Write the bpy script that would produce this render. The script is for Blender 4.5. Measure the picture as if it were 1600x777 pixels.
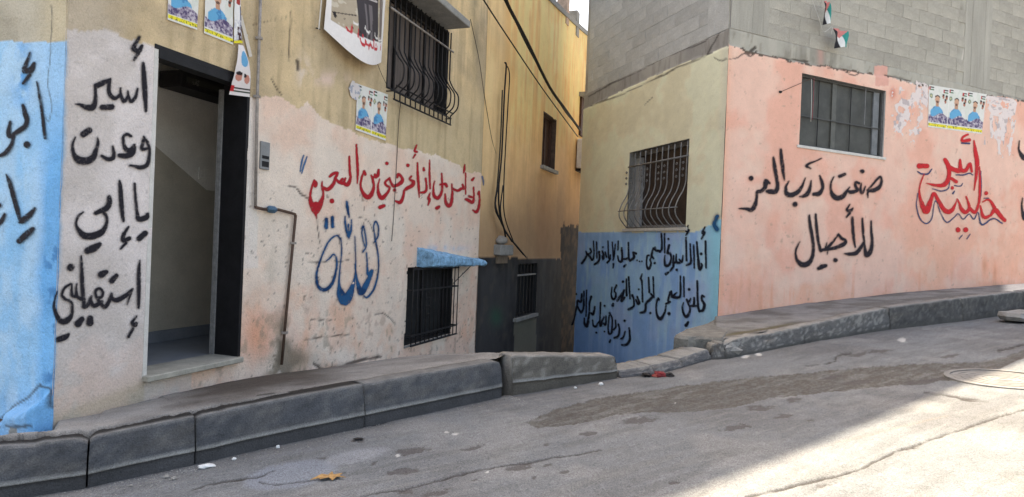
import bpy, math, random
import numpy as np
from mathutils import Matrix, Vector

sc = bpy.context.scene
for o in list(bpy.data.objects):
    bpy.data.objects.remove(o)
col = sc.collection
rnd = random.Random(7)

# ------------------------------------------------------------------ camera
FX, CX, CY = 1000.0, 800.0, 388.5          # focal length and centre, in pixels of a 1600 wide picture
ROLL, PITCH, CAMZ = 0.040, 0.004, 1.30
F0 = np.array([0, math.cos(PITCH), -math.sin(PITCH)])
U0 = np.array([0, math.sin(PITCH), math.cos(PITCH)])
R0 = np.array([1.0, 0, 0])
CR = math.cos(ROLL)*R0 + math.sin(ROLL)*U0
CU = -math.sin(ROLL)*R0 + math.cos(ROLL)*U0
CP = np.array([0, 0, CAMZ])
cam = bpy.data.cameras.new('camera'); co = bpy.data.objects.new('camera', cam); col.objects.link(co)
cam.sensor_width = 36; cam.lens = 36*FX/1600; cam.clip_end = 2000; cam.clip_start = 0.05
M = Matrix(((CR[0], CU[0], -F0[0], CP[0]), (CR[1], CU[1], -F0[1], CP[1]), (CR[2], CU[2], -F0[2], CP[2]), (0, 0, 0, 1)))
co.matrix_world = M
sc.camera = co

# ------------------------------------------------------------------ light
SUN_AZ = (-0.58, 0.81)                      # horizontal direction towards the sun
SUN_EL = math.radians(62)
w = bpy.data.worlds.new('World'); sc.world = w; w.use_nodes = True
nt = w.node_tree; bg = nt.nodes['Background']; sky = nt.nodes.new('ShaderNodeTexSky')
sky.sky_type = 'NISHITA'; sky.sun_disc = False; sky.sun_elevation = SUN_EL
sky.sun_rotation = math.atan2(SUN_AZ[0], SUN_AZ[1]); sky.air_density = 1.0; sky.dust_density = 4.0; sky.ozone_density = 1.0
nt.links.new(sky.outputs[0], bg.inputs[0]); bg.inputs[1].default_value = 0.14
sl = bpy.data.lights.new('sun', 'SUN'); sl.energy = 4.0; sl.angle = math.radians(0.4); sl.color = (1, .965, .90)
so = bpy.data.objects.new('sun', sl); col.objects.link(so)
sd = Vector((SUN_AZ[0]*math.cos(SUN_EL), SUN_AZ[1]*math.cos(SUN_EL), math.sin(SUN_EL)))
so.rotation_euler = sd.to_track_quat('Z', 'Y').to_euler(); so.location = (-10, 15, 30)
sc.view_settings.view_transform = 'Standard'; sc.view_settings.look = 'None'; sc.view_settings.gamma = 1
sc.view_settings.exposure = 1.9
sc.view_settings.use_white_balance = True; sc.view_settings.white_balance_temperature = 8200; sc.view_settings.white_balance_tint = 10
sc.cycles.max_bounces = 8; sc.cycles.transparent_max_bounces = 24

# ------------------------------------------------------------------ maths helpers
def ray(px, py):
    return F0 + (px-CX)/FX*CR - (py-CY)/FX*CU
def project(P):
    D = P - CP
    f = D@F0; f = np.where(np.abs(f) < 1e-4, 1e-4, f)
    return CX + FX*(D@CR)/f, CY - FX*(D@CU)/f
def hash2(x, y, seed):
    h = (x.astype(np.int64)*374761393 + y.astype(np.int64)*668265263 + seed*974634777) & 0xffffffff
    h = ((h ^ (h >> 13))*1274126177) & 0xffffffff
    return ((h ^ (h >> 16)) & 0xffff)/65535.0
def vnoise(x, y, seed=0):
    xi = np.floor(x); yi = np.floor(y); fx = x-xi; fy = y-yi
    fx = fx*fx*(3-2*fx); fy = fy*fy*(3-2*fy)
    a = hash2(xi, yi, seed); b = hash2(xi+1, yi, seed); c = hash2(xi, yi+1, seed); d = hash2(xi+1, yi+1, seed)
    return (a*(1-fx)+b*fx)*(1-fy) + (c*(1-fx)+d*fx)*fy
def fbm(x, y, seed=0, oct=4):
    x = np.asarray(x, float); y = np.asarray(y, float)
    r = 0; a = .5; t = 0
    for i in range(oct):
        r = r + a*vnoise(x*2**i, y*2**i, seed+i*17); t += a; a *= .55
    return r/t
def ss(a, b, x):
    t = np.clip((x-a)/(b-a), 0, 1); return t*t*(3-2*t)
def lin(c):
    c = np.array(c, float)/255
    return np.where(c <= .04045, c/12.92, ((c+.055)/1.055)**2.4)
def mix(a, b, t):
    t = np.asarray(t)
    if t.ndim == 1: t = t[:, None]
    return a*(1-t) + b*t
def catmull(pts, n=5):
    P = [np.array(p, float) for p in pts]
    if len(P) < 3: return P
    Q = [2*P[0]-P[1]] + P + [2*P[-1]-P[-2]]
    out = []
    for i in range(1, len(Q)-2):
        p0, p1, p2, p3 = Q[i-1:i+3]
        for k in range(n):
            t = k/n
            out.append(.5*((2*p1)+(-p0+p2)*t+(2*p0-5*p1+4*p2-p3)*t*t+(-p0+3*p1-3*p2+p3)*t**3))
    out.append(P[-1]); return out
def seg_field(px, py, strokes, smooth=True):
    """signed distance (pixels) to the union of tapered strokes: negative inside"""
    D = np.full(px.shape, 1e3)
    for st in strokes:
        pts = catmull(st, 5) if smooth and len(st) > 2 else [np.array(p, float) for p in st]
        if len(pts) == 1: pts = [pts[0], pts[0]+np.array([.01, 0, 0])]
        for a, b in zip(pts[:-1], pts[1:]):
            dx, dy = b[0]-a[0], b[1]-a[1]; L = dx*dx+dy*dy+1e-9
            mrg = max(a[2], b[2])/2+8
            k = np.where((px > min(a[0], b[0])-mrg) & (px < max(a[0], b[0])+mrg) & (py > min(a[1], b[1])-mrg) & (py < max(a[1], b[1])+mrg))[0]
            if not len(k): continue
            t = np.clip(((px[k]-a[0])*dx+(py[k]-a[1])*dy)/L, 0, 1)
            r = (a[2]+(b[2]-a[2])*t)/2
            D[k] = np.minimum(D[k], np.hypot(px[k]-a[0]-t*dx, py[k]-a[1]-t*dy)-r)
    return D
def inpoly(px, py, poly):
    r = np.zeros(px.shape, bool); n = len(poly)
    for i in range(n):
        x0, y0 = poly[i]; x1, y1 = poly[(i+1) % n]
        if y0 == y1: continue
        c = ((y0 > py) != (y1 > py)) & (px < (x1-x0)*(py-y0)/(y1-y0)+x0)
        r ^= c
    return r
def parse(s, ox, oy, k):
    out = []
    for line in s.strip().split(';'):
        line = line.split('#')[0].strip()
        if not line: continue
        st = [tuple(float(v) for v in p.split(',')) for p in line.split()]
        out.append([(x/k+ox, y/k+oy, ww/k) for x, y, ww in st])
    return out

def lighten(C, k, sat):
    g = C.mean(axis=1, keepdims=True); return np.clip((g+(C-g)*sat)*k, 0, .82)
# ------------------------------------------------------------------ object helpers
def thing(name, label, cat, loc=(0, 0, 0), group=None):
    o = bpy.data.objects.new(name, None); col.objects.link(o); o.location = loc
    o.empty_display_size = .1
    o['label'] = label; o['category'] = cat
    if group: o['group'] = group
    return o
def tag(o, label=None, cat=None, group=None, kind=None):
    if label: o['label'] = label
    if cat: o['category'] = cat
    if group: o['group'] = group
    if kind: o['kind'] = kind
    return o
def root_offset(o):
    v = Vector((0, 0, 0))
    while o is not None: v = v + Vector(o.location); o = o.parent
    return v
def link(name, me, parent=None):
    o = bpy.data.objects.new(name, me); col.objects.link(o)
    if parent is not None:
        o.parent = parent
        r = root_offset(parent)
        o.location = (-r.x, -r.y, -r.z)
    return o
def mesh_np(name, V, Fq, mats, parent=None, colr=None, smooth=True, alpha=None, midx=None):
    V = np.asarray(V, float)
    me = bpy.data.meshes.new(name)
    Fq = np.asarray(Fq); m, k = Fq.shape
    me.vertices.add(len(V)); me.vertices.foreach_set('co', V.astype(np.float32).ravel())
    me.loops.add(m*k); me.loops.foreach_set('vertex_index', Fq.astype(np.int32).ravel())
    me.polygons.add(m); me.polygons.foreach_set('loop_start', (np.arange(m)*k).astype(np.int32))
    if smooth: me.polygons.foreach_set('use_smooth', np.ones(m, bool))
    if not isinstance(mats, (list, tuple)): mats = [mats]
    for mm in mats: me.materials.append(mm)
    if midx is not None: me.polygons.foreach_set('material_index', np.asarray(midx, np.int32))
    me.update(calc_edges=True)
    if colr is not None:
        a = me.color_attributes.new('Col', 'FLOAT_COLOR', 'POINT')
        c = np.ones((len(V), 4), np.float32); c[:, :3] = np.clip(colr, 0, 1)
        if alpha is not None: c[:, 3] = alpha
        a.data.foreach_set('color', c.ravel())
    me.validate()
    return link(name, me, parent)
class MB:
    def __init__(s): s.v = []; s.f = []; s.m = []
    def add(s, v, f, m=0):
        b = len(s.v); s.v += [tuple(map(float, p)) for p in v]; s.f += [tuple(b+i for i in q) for q in f]; s.m += [m]*len(f); return s
    def hexa(s, p, m=0):      # 8 corners: bottom ring 0-3, top ring 4-7
        return s.add(p, [(0, 3, 2, 1), (4, 5, 6, 7), (0, 1, 5, 4), (1, 2, 6, 5), (2, 3, 7, 6), (3, 0, 4, 7)], m)
    def box(s, c, h, m=0, ax=None):
        ax = ax or ((1, 0, 0), (0, 1, 0), (0, 0, 1)); A = [np.array(a, float)*k for a, k in zip(ax, h)]; c = np.array(c, float)
        q = [c-A[0]-A[1]-A[2], c+A[0]-A[1]-A[2], c+A[0]+A[1]-A[2], c-A[0]+A[1]-A[2], c-A[0]-A[1]+A[2], c+A[0]-A[1]+A[2], c+A[0]+A[1]+A[2], c-A[0]+A[1]+A[2]]
        return s.hexa(q, m)
    def tube(s, pts, r, n=6, m=0, caps=True):
        P = [np.array(p, float) for p in pts]; rings = []
        R = r if hasattr(r, '__len__') else [r]*len(P)
        up = None
        for i, p in enumerate(P):
            t = P[min(i+1, len(P)-1)]-P[max(i-1, 0)]; t = t/(np.linalg.norm(t)+1e-9)
            if up is None:
                a = np.array([0, 0, 1.]) if abs(t[2]) < .9 else np.array([1., 0, 0])
            else: a = up
            x = np.cross(t, a); x /= np.linalg.norm(x)+1e-9; y = np.cross(x, t); up = y
            rings.append([p+R[i]*(math.cos(2*math.pi*k/n)*x+math.sin(2*math.pi*k/n)*y) for k in range(n)])
        v = [q for g in rings for q in g]; f = []
        for i in range(len(P)-1):
            for k in range(n):
                f.append((i*n+k, i*n+(k+1) % n, (i+1)*n+(k+1) % n, (i+1)*n+k))
        if caps: f.append(tuple(range(n))[::-1]); f.append(tuple((len(P)-1)*n+k for k in range(n)))
        return s.add(v, f, m)
    def build(s, name, mats, parent=None, bevel=0, smooth=False, segs=1):
        me = bpy.data.meshes.new(name); me.from_pydata(s.v, [], s.f)
        if not isinstance(mats, (list, tuple)): mats = [mats]
        for mm in mats: me.materials.append(mm)
        me.polygons.foreach_set('material_index', s.m)
        if smooth: me.polygons.foreach_set('use_smooth', [True]*len(s.f))
        me.validate(); me.update()
        o = link(name, me, parent)
        if bevel:
            b = o.modifiers.new('bevel', 'BEVEL'); b.width = bevel; b.segments = segs; b.limit_method = 'ANGLE'
        return o

# ------------------------------------------------------------------ materials
def new_mat(name):
    m = bpy.data.materials.new(name); m.use_nodes = True; return m, m.node_tree, m.node_tree.nodes['Principled BSDF']
def noise_node(nt, scale, detail=4, rough=.6, coord=None):
    n = nt.nodes.new('ShaderNodeTexNoise'); n.inputs['Scale'].default_value = scale; n.inputs['Detail'].default_value = detail
    n.inputs['Roughness'].default_value = rough
    if coord is not None: nt.links.new(coord, n.inputs['Vector'])
    return n
def mth(nt, op, a, b=None, c=None):
    n = nt.nodes.new('ShaderNodeMath'); n.operation = op
    for i, v in enumerate((a, b, c)):
        if v is None: continue
        if isinstance(v, (int, float)): n.inputs[i].default_value = v
        else: nt.links.new(v, n.inputs[i])
    return n.outputs[0]
def mapr(nt, v, a, b, c, d):
    n = nt.nodes.new('ShaderNodeMapRange'); n.inputs[1].default_value = a; n.inputs[2].default_value = b; n.inputs[3].default_value = c; n.inputs[4].default_value = d
    nt.links.new(v, n.inputs[0]); return n.outputs[0]
def bumpy(nt, bsdf, srcs, dist=.01):
    prev = None
    for h, st, d in srcs:
        b = nt.nodes.new('ShaderNodeBump'); b.inputs['Strength'].default_value = st; b.inputs['Distance'].default_value = d
        nt.links.new(h, b.inputs['Height'])
        if prev is not None: nt.links.new(prev, b.inputs['Normal'])
        prev = b.outputs[0]
    nt.links.new(prev, bsdf.inputs['Normal'])
def surf(name, color=None, rough=.9, vary=.25, vscale=8, grain=.15, gscale=140, bump=(.4, .004, 60), bump2=None, metal=0, spec=.3, attr=False, dark_specks=0, rand=0, stretch=None, spscale=90):
    m, nt, b = new_mat(name)
    tc = nt.nodes.new('ShaderNodeTexCoord'); cd = tc.outputs['Object']
    if stretch:
        mp = nt.nodes.new('ShaderNodeMapping'); mp.inputs['Scale'].default_value = stretch; nt.links.new(cd, mp.inputs[0]); cd2 = mp.outputs[0]
    else: cd2 = cd
    if attr:
        a = nt.nodes.new('ShaderNodeAttribute'); a.attribute_name = 'Col'; base = a.outputs['Color']
    else:
        rgb = nt.nodes.new('ShaderNodeRGB'); rgb.outputs[0].default_value = (*color, 1); base = rgb.outputs[0]
    n1 = noise_node(nt, vscale, 6, .65, cd2); n2 = noise_node(nt, gscale, 3, .7, cd)
    f = mth(nt, 'MULTIPLY', mapr(nt, n1.outputs[0], .3, .7, 1-vary, 1+vary), mapr(nt, n2.outputs[0], .3, .7, 1-grain, 1+grain))
    if dark_specks:
        n3 = noise_node(nt, spscale, 2, .5, cd)
        f = mth(nt, 'MULTIPLY', f, mapr(nt, n3.outputs[0], .30, .38, 1-dark_specks, 1.0))
    if rand:
        oi = nt.nodes.new('ShaderNodeObjectInfo')
        f = mth(nt, 'MULTIPLY', f, mapr(nt, oi.outputs['Random'], 0, 1, 1-rand, 1+rand))
    vm = nt.nodes.new('ShaderNodeVectorMath'); vm.operation = 'SCALE'
    nt.links.new(base, vm.inputs[0]); nt.links.new(f, vm.inputs['Scale'])
    nt.links.new(vm.outputs[0], b.inputs['Base Color'])
    b.inputs['Roughness'].default_value = rough; b.inputs['Metallic'].default_value = metal; b.inputs['Specular IOR Level'].default_value = spec
    srcs = []
    if bump:
        nb = noise_node(nt, bump[2], 5, .65, cd); srcs.append((nb.outputs[0], bump[0], bump[1]))
    if bump2:
        nb = noise_node(nt, bump2[2], 4, .6, cd2); srcs.append((nb.outputs[0], bump2[0], bump2[1]))
    if srcs: bumpy(nt, b, srcs)
    return m
def decal_mat(name, rough=.85):
    m, nt, b = new_mat(name)
    a = nt.nodes.new('ShaderNodeAttribute'); a.attribute_name = 'Col'
    tc = nt.nodes.new('ShaderNodeTexCoord'); n = noise_node(nt, 160, 3, .7, tc.outputs['Object'])
    vm = nt.nodes.new('ShaderNodeVectorMath'); vm.operation = 'SCALE'
    nt.links.new(a.outputs['Color'], vm.inputs[0]); nt.links.new(mapr(nt, n.outputs[0], .3, .7, .75, 1.25), vm.inputs['Scale'])
    nt.links.new(vm.outputs[0], b.inputs['Base Color'])
    al = mth(nt, 'ADD', a.outputs['Alpha'], mth(nt, 'MULTIPLY', mth(nt, 'SUBTRACT', n.outputs[0], .5), mth(nt, 'MULTIPLY', mth(nt, 'MULTIPLY', a.outputs['Alpha'], mth(nt, 'SUBTRACT', 1.0, a.outputs['Alpha'])), 3.2)))
    nt.links.new(mapr(nt, al, .04, .96, 0, 1), b.inputs['Alpha'])
    b.inputs['Roughness'].default_value = rough; b.inputs['Specular IOR Level'].default_value = .2
    return m
M_plaster = surf('painted_plaster', attr=True, rough=.92, vary=.08, vscale=5, grain=.13, gscale=110, bump=(.95, .010, 55), bump2=(.35, .02, 7), dark_specks=.12, spscale=26)
M_smooth = surf('painted_smooth_plaster', attr=True, rough=.9, vary=.06, vscale=4, grain=.06, gscale=90, bump=(.3, .004, 40), bump2=(.25, .02, 5), dark_specks=.08, spscale=30)
M_road = surf('worn_asphalt', attr=True, rough=.93, vary=.10, vscale=3, grain=.5, gscale=130, bump=(1.0, .009, 95), bump2=(.4, .02, 14), dark_specks=.30, spscale=75)
M_walk = surf('worn_concrete', attr=True, rough=.9, vary=.16, vscale=5, grain=.38, gscale=140, bump=(1.0, .008, 80), bump2=(.4, .02, 10), dark_specks=.25, spscale=60)
M_kerb = surf('dark_worn_kerb_concrete', attr=True, rough=.75, vary=.22, vscale=5, grain=.34, gscale=140, bump=(1.0, .007, 85), bump2=(.4, .015, 9), dark_specks=.2, spscale=50)
M_block = surf('grey_concrete_block', color=(.385, .36, .31), rough=.95, vary=.16, vscale=3, grain=.22, gscale=110, bump=(.8, .006, 55), rand=.09, dark_specks=.15, spscale=40)
M_blockd = surf('grey_concrete_block_alley_side', color=(.47, .48, .48), rough=.95, vary=.16, vscale=4, grain=.2, gscale=100, bump=(.8, .006, 55), rand=.10, dark_specks=.15, spscale=40)
M_conc = surf('rough_grey_concrete', color=(.27, .265, .25), rough=.93, vary=.2, vscale=7, grain=.2, bump=(.9, .008, 40))
M_iron = surf('dark_wrought_iron', color=(.022, .02, .021), rough=.6, vary=.4, vscale=20, grain=.3, metal=.3, bump=(.3, .001, 120))
M_iron2 = surf('grey_painted_iron', color=(.20, .20, .20), rough=.6, vary=.3, vscale=20, grain=.2, bump=(.3, .001, 120))
M_steel = surf('galvanised_pipe', color=(.30, .27, .25), rough=.55, vary=.35, vscale=18, grain=.2, metal=.3, bump=(.3, .001, 100))
M_rust = surf('rusty_brown_iron', color=(.09, .055, .04), rough=.85, vary=.4, vscale=12, grain=.3)
M_dark = surf('dark_interior', color=(.02, .02, .021), rough=.9, vary=.3, bump=None)
M_black = surf('black_painted_reveal', color=(.008, .008, .010), rough=.6, vary=.5, vscale=9, grain=.3, bump=(.4, .003, 40))
M_white = surf('white_stone_sill', color=(.62, .60, .56), rough=.7, vary=.12, vscale=12, grain=.1, bump=(.2, .002, 70))
M_marble = surf('worn_stone_threshold', color=(.36, .34, .29), rough=.6, vary=.25, vscale=10, grain=.15, bump=(.3, .003, 60))
M_cable = surf('black_cable_rubber', color=(.012, .012, .013), rough=.7, vary=.2, bump=None)
M_hallup = surf('grey_hall_wall', color=(.80, .78, .74), rough=.8, vary=.12, vscale=3, bump=(.2, .003, 30))
M_halldn = surf('olive_grey_dado', color=(.46, .42, .35), rough=.7, vary=.15, vscale=3, bump=(.2, .003, 30))
M_hallfl = surf('blue_grey_hall_tiles', color=(.20, .22, .25), rough=.35, vary=.15, vscale=6, bump=None)
M_alum = surf('grey_aluminium_frame', color=(.24, .25, .26), rough=.45, vary=.15, metal=.3, bump=None)
M_wood = surf('dark_brown_shutter', color=(.07, .035, .025), rough=.7, vary=.3, vscale=14, bump=(.3, .002, 40))
M_bluec = surf('blue_painted_concrete', color=(.19, .38, .56), rough=.85, vary=.5, vscale=14, grain=.25, bump=(1, .01, 30), dark_specks=.35, spscale=35)
M_plastic = surf('white_plastic', color=(.70, .71, .70), rough=.4, vary=.08, bump=None)
M_cream = surf('pale_air_conditioner_casing', color=(.80, .80, .78), rough=.6, vary=.15, bump=None)
M_red = surf('red_plastic', color=(.22, .02, .022), rough=.5, vary=.3, vscale=30, bump=None)
M_leaf = surf('dry_leaf_brown', color=(.38, .22, .09), rough=.85, vary=.4, vscale=40, bump=(.4, .003, 80))
M_bluev = surf('blue_valve_paint', color=(.06, .13, .20), rough=.6, vary=.4, vscale=40)
M_slab = surf('dark_broken_concrete', color=(.19, .18, .16), rough=.95, vary=.35, vscale=7, grain=.25, bump=(1, .012, 25), dark_specks=.3, spscale=30)
M_rubble = surf('pale_rubble', color=(.30, .29, .27), rough=.95, vary=.25, vscale=10, bump=(1, .01, 30))
M_decal = decal_mat('spray_paint'); M_paper = surf('printed_paper', attr=True, rough=.7, vary=.05, vscale=20, grain=.04, bump=(.3, .003, 25), spec=.25)
def glass_mat(name, tint, rough=.08):
    m, nt, b = new_mat(name); tc = nt.nodes.new('ShaderNodeTexCoord'); n = noise_node(nt, 9, 5, .7, tc.outputs['Object'])
    mx = nt.nodes.new('ShaderNodeMixRGB'); mx.inputs[1].default_value = (*tint, 1); mx.inputs[2].default_value = (tint[0]*2.2+.01, tint[1]*2.1+.01, tint[2]*2+.01, 1)
    nt.links.new(n.outputs[0], mx.inputs[0]); nt.links.new(mx.outputs[0], b.inputs['Base Color'])
    nt.links.new(mapr(nt, n.outputs[0], .3, .7, rough, rough+.25), b.inputs['Roughness']); b.inputs['Specular IOR Level'].default_value = .5
    return m
M_pglass = surf('dim_fly_screen', color=(.060, .060, .054), rough=.5, vary=.35, vscale=4, bump=None, spec=.3)
M_pframe = surf('dark_grey_frame', color=(.07, .07, .068), rough=.5, vary=.15, bump=None)
M_glass = glass_mat('dusty_dark_glass', (.030, .032, .030))

# ------------------------------------------------------------------ walls as planes
class Wall:
    """vertical plane: s along it, z measured from the eye level, off = distance in front of it"""
    def __init__(w, o, vpx, sign=1, n=None):
        d = ray(vpx, CY+ROLL*(vpx-CX)-FX*PITCH)[:2]*sign; w.d = d/np.linalg.norm(d); w.o = np.array(o, float)
        nn = np.array([w.d[1], -w.d[0]]);
        if nn@(-w.o) < 0: nn = -nn
        w.n = nn
    def uv(w, px, py):
        r = ray(px, py); t = (w.o@w.n)/(r[:2]@w.n); P = r*t
        return float((P[:2]-w.o)@w.d), float(P[2])
    def pt(w, s, z, off=0.0):
        q = w.o + w.d*s + w.n*off
        return np.array([q[0], q[1], z+CAMZ])
    def pts(w, s, z, off):
        q = w.o[None, :] + s[:, None]*w.d + np.asarray(off)[:, None]*w.n
        return np.column_stack([q, z+CAMZ])
    def at(w, px, py, off=0.0):
        s, z = w.uv(px, py) if off == 0 else w.uvo(px, py, off)
        return w.pt(s, z, off)
    def uvo(w, px, py, off):
        o2 = w.o+w.n*off; r = ray(px, py); t = (o2@w.n)/(r[:2]@w.n); P = r*t
        return float((P[:2]-o2)@w.d), float(P[2])
LW = Wall((-2.37, 4.24), 1150)                       # left house facade
END = Wall((0, 1), 1150)                              # overwritten: end wall of the left house
cs = LW.uv(92, 370)[0]
END.o = LW.o+LW.d*cs; END.d = -LW.n.copy(); END.n = -LW.d.copy()
PW = Wall((2.93, 9.0), 2900)                         # pink wall facing the street
YW = Wall((2.93, 9.0), 430)                          # yellow and blue wall facing the alley
AW = Wall(LW.o-LW.n*.07, 1165)                       # ochre wall along the alley
CUR = {}
def grid_wall(name, W, se, ze, opens, colfn, parent, mat, dispfn=None, keep=None, flip=False, jit=.004):
    for (a, b, c, d) in opens:
        se = np.concatenate([se, [a, b]]); ze = np.concatenate([ze, [c, d]])
    def uniq(e):
        e = np.sort(e); o = [e[0]]
        ops = [v for q in opens for v in q]
        for v in e[1:]:
            if v-o[-1] < .006:
                if any(abs(v-k) < 1e-9 for k in ops): o[-1] = v
                continue
            o.append(v)
        return np.array(o)
    se = uniq(se); ze = uniq(ze)
    S, Z = np.meshgrid(se, ze); s = S.ravel(); z = Z.ravel(); ns, nz = len(se), len(ze)
    base = W.pts(s, z, np.zeros_like(s)); px, py = project(base)
    off = (fbm(s*3, z*3, 5)-.5)*.009 + (fbm(s*16, z*16, 9)-.5)*jit
    if dispfn is not None: off = off + dispfn(px, py, s, z)
    V = W.pts(s, z, off); C = colfn(px, py, s, z)
    i, j = np.meshgrid(np.arange(ns-1), np.arange(nz-1)); a = (j*ns+i).ravel()
    Fq = np.column_stack([a, a+1, a+ns+1, a+ns])
    cs_ = (s[Fq[:, 0]]+s[Fq[:, 1]])/2; cz = (z[Fq[:, 0]]+z[Fq[:, 2]])/2
    ok = np.ones(len(Fq), bool)
    for (s0, s1, z0, z1) in opens: ok &= ~((cs_ > s0) & (cs_ < s1) & (cz > z0) & (cz < z1))
    if keep is not None: ok &= keep(cs_, cz)
    Fq = Fq[ok]
    used = np.unique(Fq); rm = -np.ones(len(V), int); rm[used] = np.arange(len(used))
    return mesh_np(name, V[used], rm[Fq], mat, parent, C[used])
def zline(pts):
    """interpolated line y(px)"""
    xs = np.array([p[0] for p in pts], float); ys = np.array([p[1] for p in pts], float)
    return lambda x: np.interp(x, xs, ys)
def opening(W, x0, ytl, ybl, x1=None, ytr=None, ybr=None):
    pass
def rect_px(W, tl, tr, br, bl):
    a, b, c, d = W.uv(*tl), W.uv(*tr), W.uv(*br), W.uv(*bl)
    return ((a[0]+d[0])/2, (b[0]+c[0])/2, (c[1]+d[1])/2, (a[1]+b[1])/2)
def reveal(W, R, depth, name, mats, parent, sides='lrtb'):
    s0, s1, z0, z1 = R; m = MB(); e = .0
    if s0 > s1: s0, s1 = s1, s0
    P = lambda s, z, o: W.pt(s, z, o)
    t = .02
    if 'l' in sides: m.hexa([P(s0-t, z0, -depth), P(s0, z0, -depth), P(s0, z0, .004), P(s0-t, z0, .004), P(s0-t, z1, -depth), P(s0, z1, -depth), P(s0, z1, .004), P(s0-t, z1, .004)])
    if 'r' in sides: m.hexa([P(s1, z0, -depth), P(s1+t, z0, -depth), P(s1+t, z0, .004), P(s1, z0, .004), P(s1, z1, -depth), P(s1+t, z1, -depth), P(s1+t, z1, .004), P(s1, z1, .004)])
    if 't' in sides: m.hexa([P(s0-t, z1, -depth), P(s1+t, z1, -depth), P(s1+t, z1, .003), P(s0-t, z1, .003), P(s0-t, z1+t, -depth), P(s1+t, z1+t, -depth), P(s1+t, z1+t, .003), P(s0-t, z1+t, .003)])
    if 'b' in sides: m.hexa([P(s0-t, z0-t, -depth), P(s1+t, z0-t, -depth), P(s1+t, z0-t, .003), P(s0-t, z0-t, .003), P(s0-t, z0, -depth), P(s1+t, z0, -depth), P(s1+t, z0, .003), P(s0-t, z0, .003)])
    return m.build(name, mats, parent)
def wbox(m, W, s0, s1, z0, z1, o0, o1, mi=0):
    P = W.pt
    m.hexa([P(s0, z0, o0), P(s1, z0, o0), P(s1, z0, o1), P(s0, z0, o1), P(s0, z1, o0), P(s1, z1, o0), P(s1, z1, o1), P(s0, z1, o1)], mi); return m
def decal(name, W, strokes, color, parent, off=.0075, soft=1.3, halo=.0, cell=1.0, color2=None, wob=.5, mat=None):
    """soft-edged spray paint lying on a wall: a fine grid of faces following the strokes"""
    if W is PW or W is YW: off += .027
    if W is YW: strokes = [[(a, b, c+.55) for a, b, c in st] for st in strokes]
    xs = [p[0] for st in strokes for p in st]; ys = [p[1] for st in strokes for p in st]
    mg = 7
    c = [W.uv(x, y) for x in (min(xs)-mg, max(xs)+mg) for y in (min(ys)-mg, max(ys)+mg)]
    s0, s1 = min(q[0] for q in c), max(q[0] for q in c); z0, z1 = min(q[1] for q in c), max(q[1] for q in c)
    cx = (min(xs)+max(xs))/2; cy = (min(ys)+max(ys))/2
    ds = abs(W.uv(cx+cell, cy)[0]-W.uv(cx, cy)[0]); dz = abs(W.uv(cx, cy+cell)[1]-W.uv(cx, cy)[1])
    se = np.arange(s0, s1, ds); ze = np.arange(z0, z1, dz); ns, nz = len(se), len(ze)
    S, Z = np.meshgrid(se, ze); s = S.ravel(); z = Z.ravel()
    P = W.pts(s, z, np.full(s.shape, off)); px, py = project(W.pts(s, z, np.zeros_like(s)))
    wx = (fbm(px*.25, py*.25, 3)-.5)*wob*2; wy = (fbm(px*.25, py*.25, 31)-.5)*wob*2
    D = seg_field(px+wx, py+wy, strokes)
    al = 1-ss(-soft, soft*.8, D)
    if halo: al = np.maximum(al, halo*np.exp(-np.clip(D, 0, 50)/1.8)*(.4+.9*fbm(px*.8, py*.8, 4)))
    al = al*(1-.30*ss(.56, .74, fbm(px*.30, py*.30, 91)))
    al = np.where(al < .02, 0, al)
    C = np.tile(lin(color), (len(s), 1))
    if color2 is not None: C = mix(C, lin(color2)[None, :], ss(.4, .62, fbm(px*.09, py*.09, 8)))
    i, j = np.meshgrid(np.arange(ns-1), np.arange(nz-1)); a = (j*ns+i).ravel(); Fq = np.column_stack([a, a+1, a+ns+1, a+ns])
    ok = al[Fq].max(axis=1) > .02; Fq = Fq[ok]; used = np.unique(Fq); rm = -np.ones(len(s), int); rm[used] = np.arange(len(used))
    return mesh_np(name, P[used], rm[Fq], mat or M_decal, parent, C[used], alpha=al[used])

# ================================================================== STREET SURFACE
RX = np.array([-60, -20, -6, -2.2, -1.8, -1, 0, 1.8, 4, 7.8, 14, 22, 60]); RZ = np.array([-1.6, -1.1, -.42, -.04, .01, .045, .065, .15, .30, .52, .90, 1.3, 2.2])
xx = np.linspace(-60, 60, 4801); zz = np.interp(xx, RX, RZ); kk = np.hanning(61); kk /= kk.sum(); zz = np.convolve(np.pad(zz, 30, mode='edge'), kk, 'valid')
def zroad(X, Y=None): return np.interp(X, xx, zz)
def road_hit(px, py):
    r = ray(px, py); a, b = .3, 80.
    for _ in range(60):
        m = (a+b)/2; P = CP+r*m
        if P[2] > float(zroad(P[0])): a = m
        else: b = m
    return CP+r*a
KL = [(-110, 803), (0, 786), (135, 764), (305, 727), (570, 668), (785, 621), (800, 619), (965, 591)]
KL = [road_hit(*p) for p in KL]
KM = [road_hit(*p) for p in [(968, 591), (1023, 586), (1067, 574), (1111, 562)]]
KR = [road_hit(*p) for p in [(1111, 562), (1133, 561), (1256, 537), (1390, 515), (1504, 502), (1600, 489), (1690, 480)]]
ext_l = KL[0]+np.array([-14, -7.5, 0]); ext_r = KR[-1]+np.array([22, 10.4, 0])
KB = np.array([ext_l]+KL+KM[1:-1]+KR+[ext_r])[:, :2]        # the whole road edge, left to right
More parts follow.
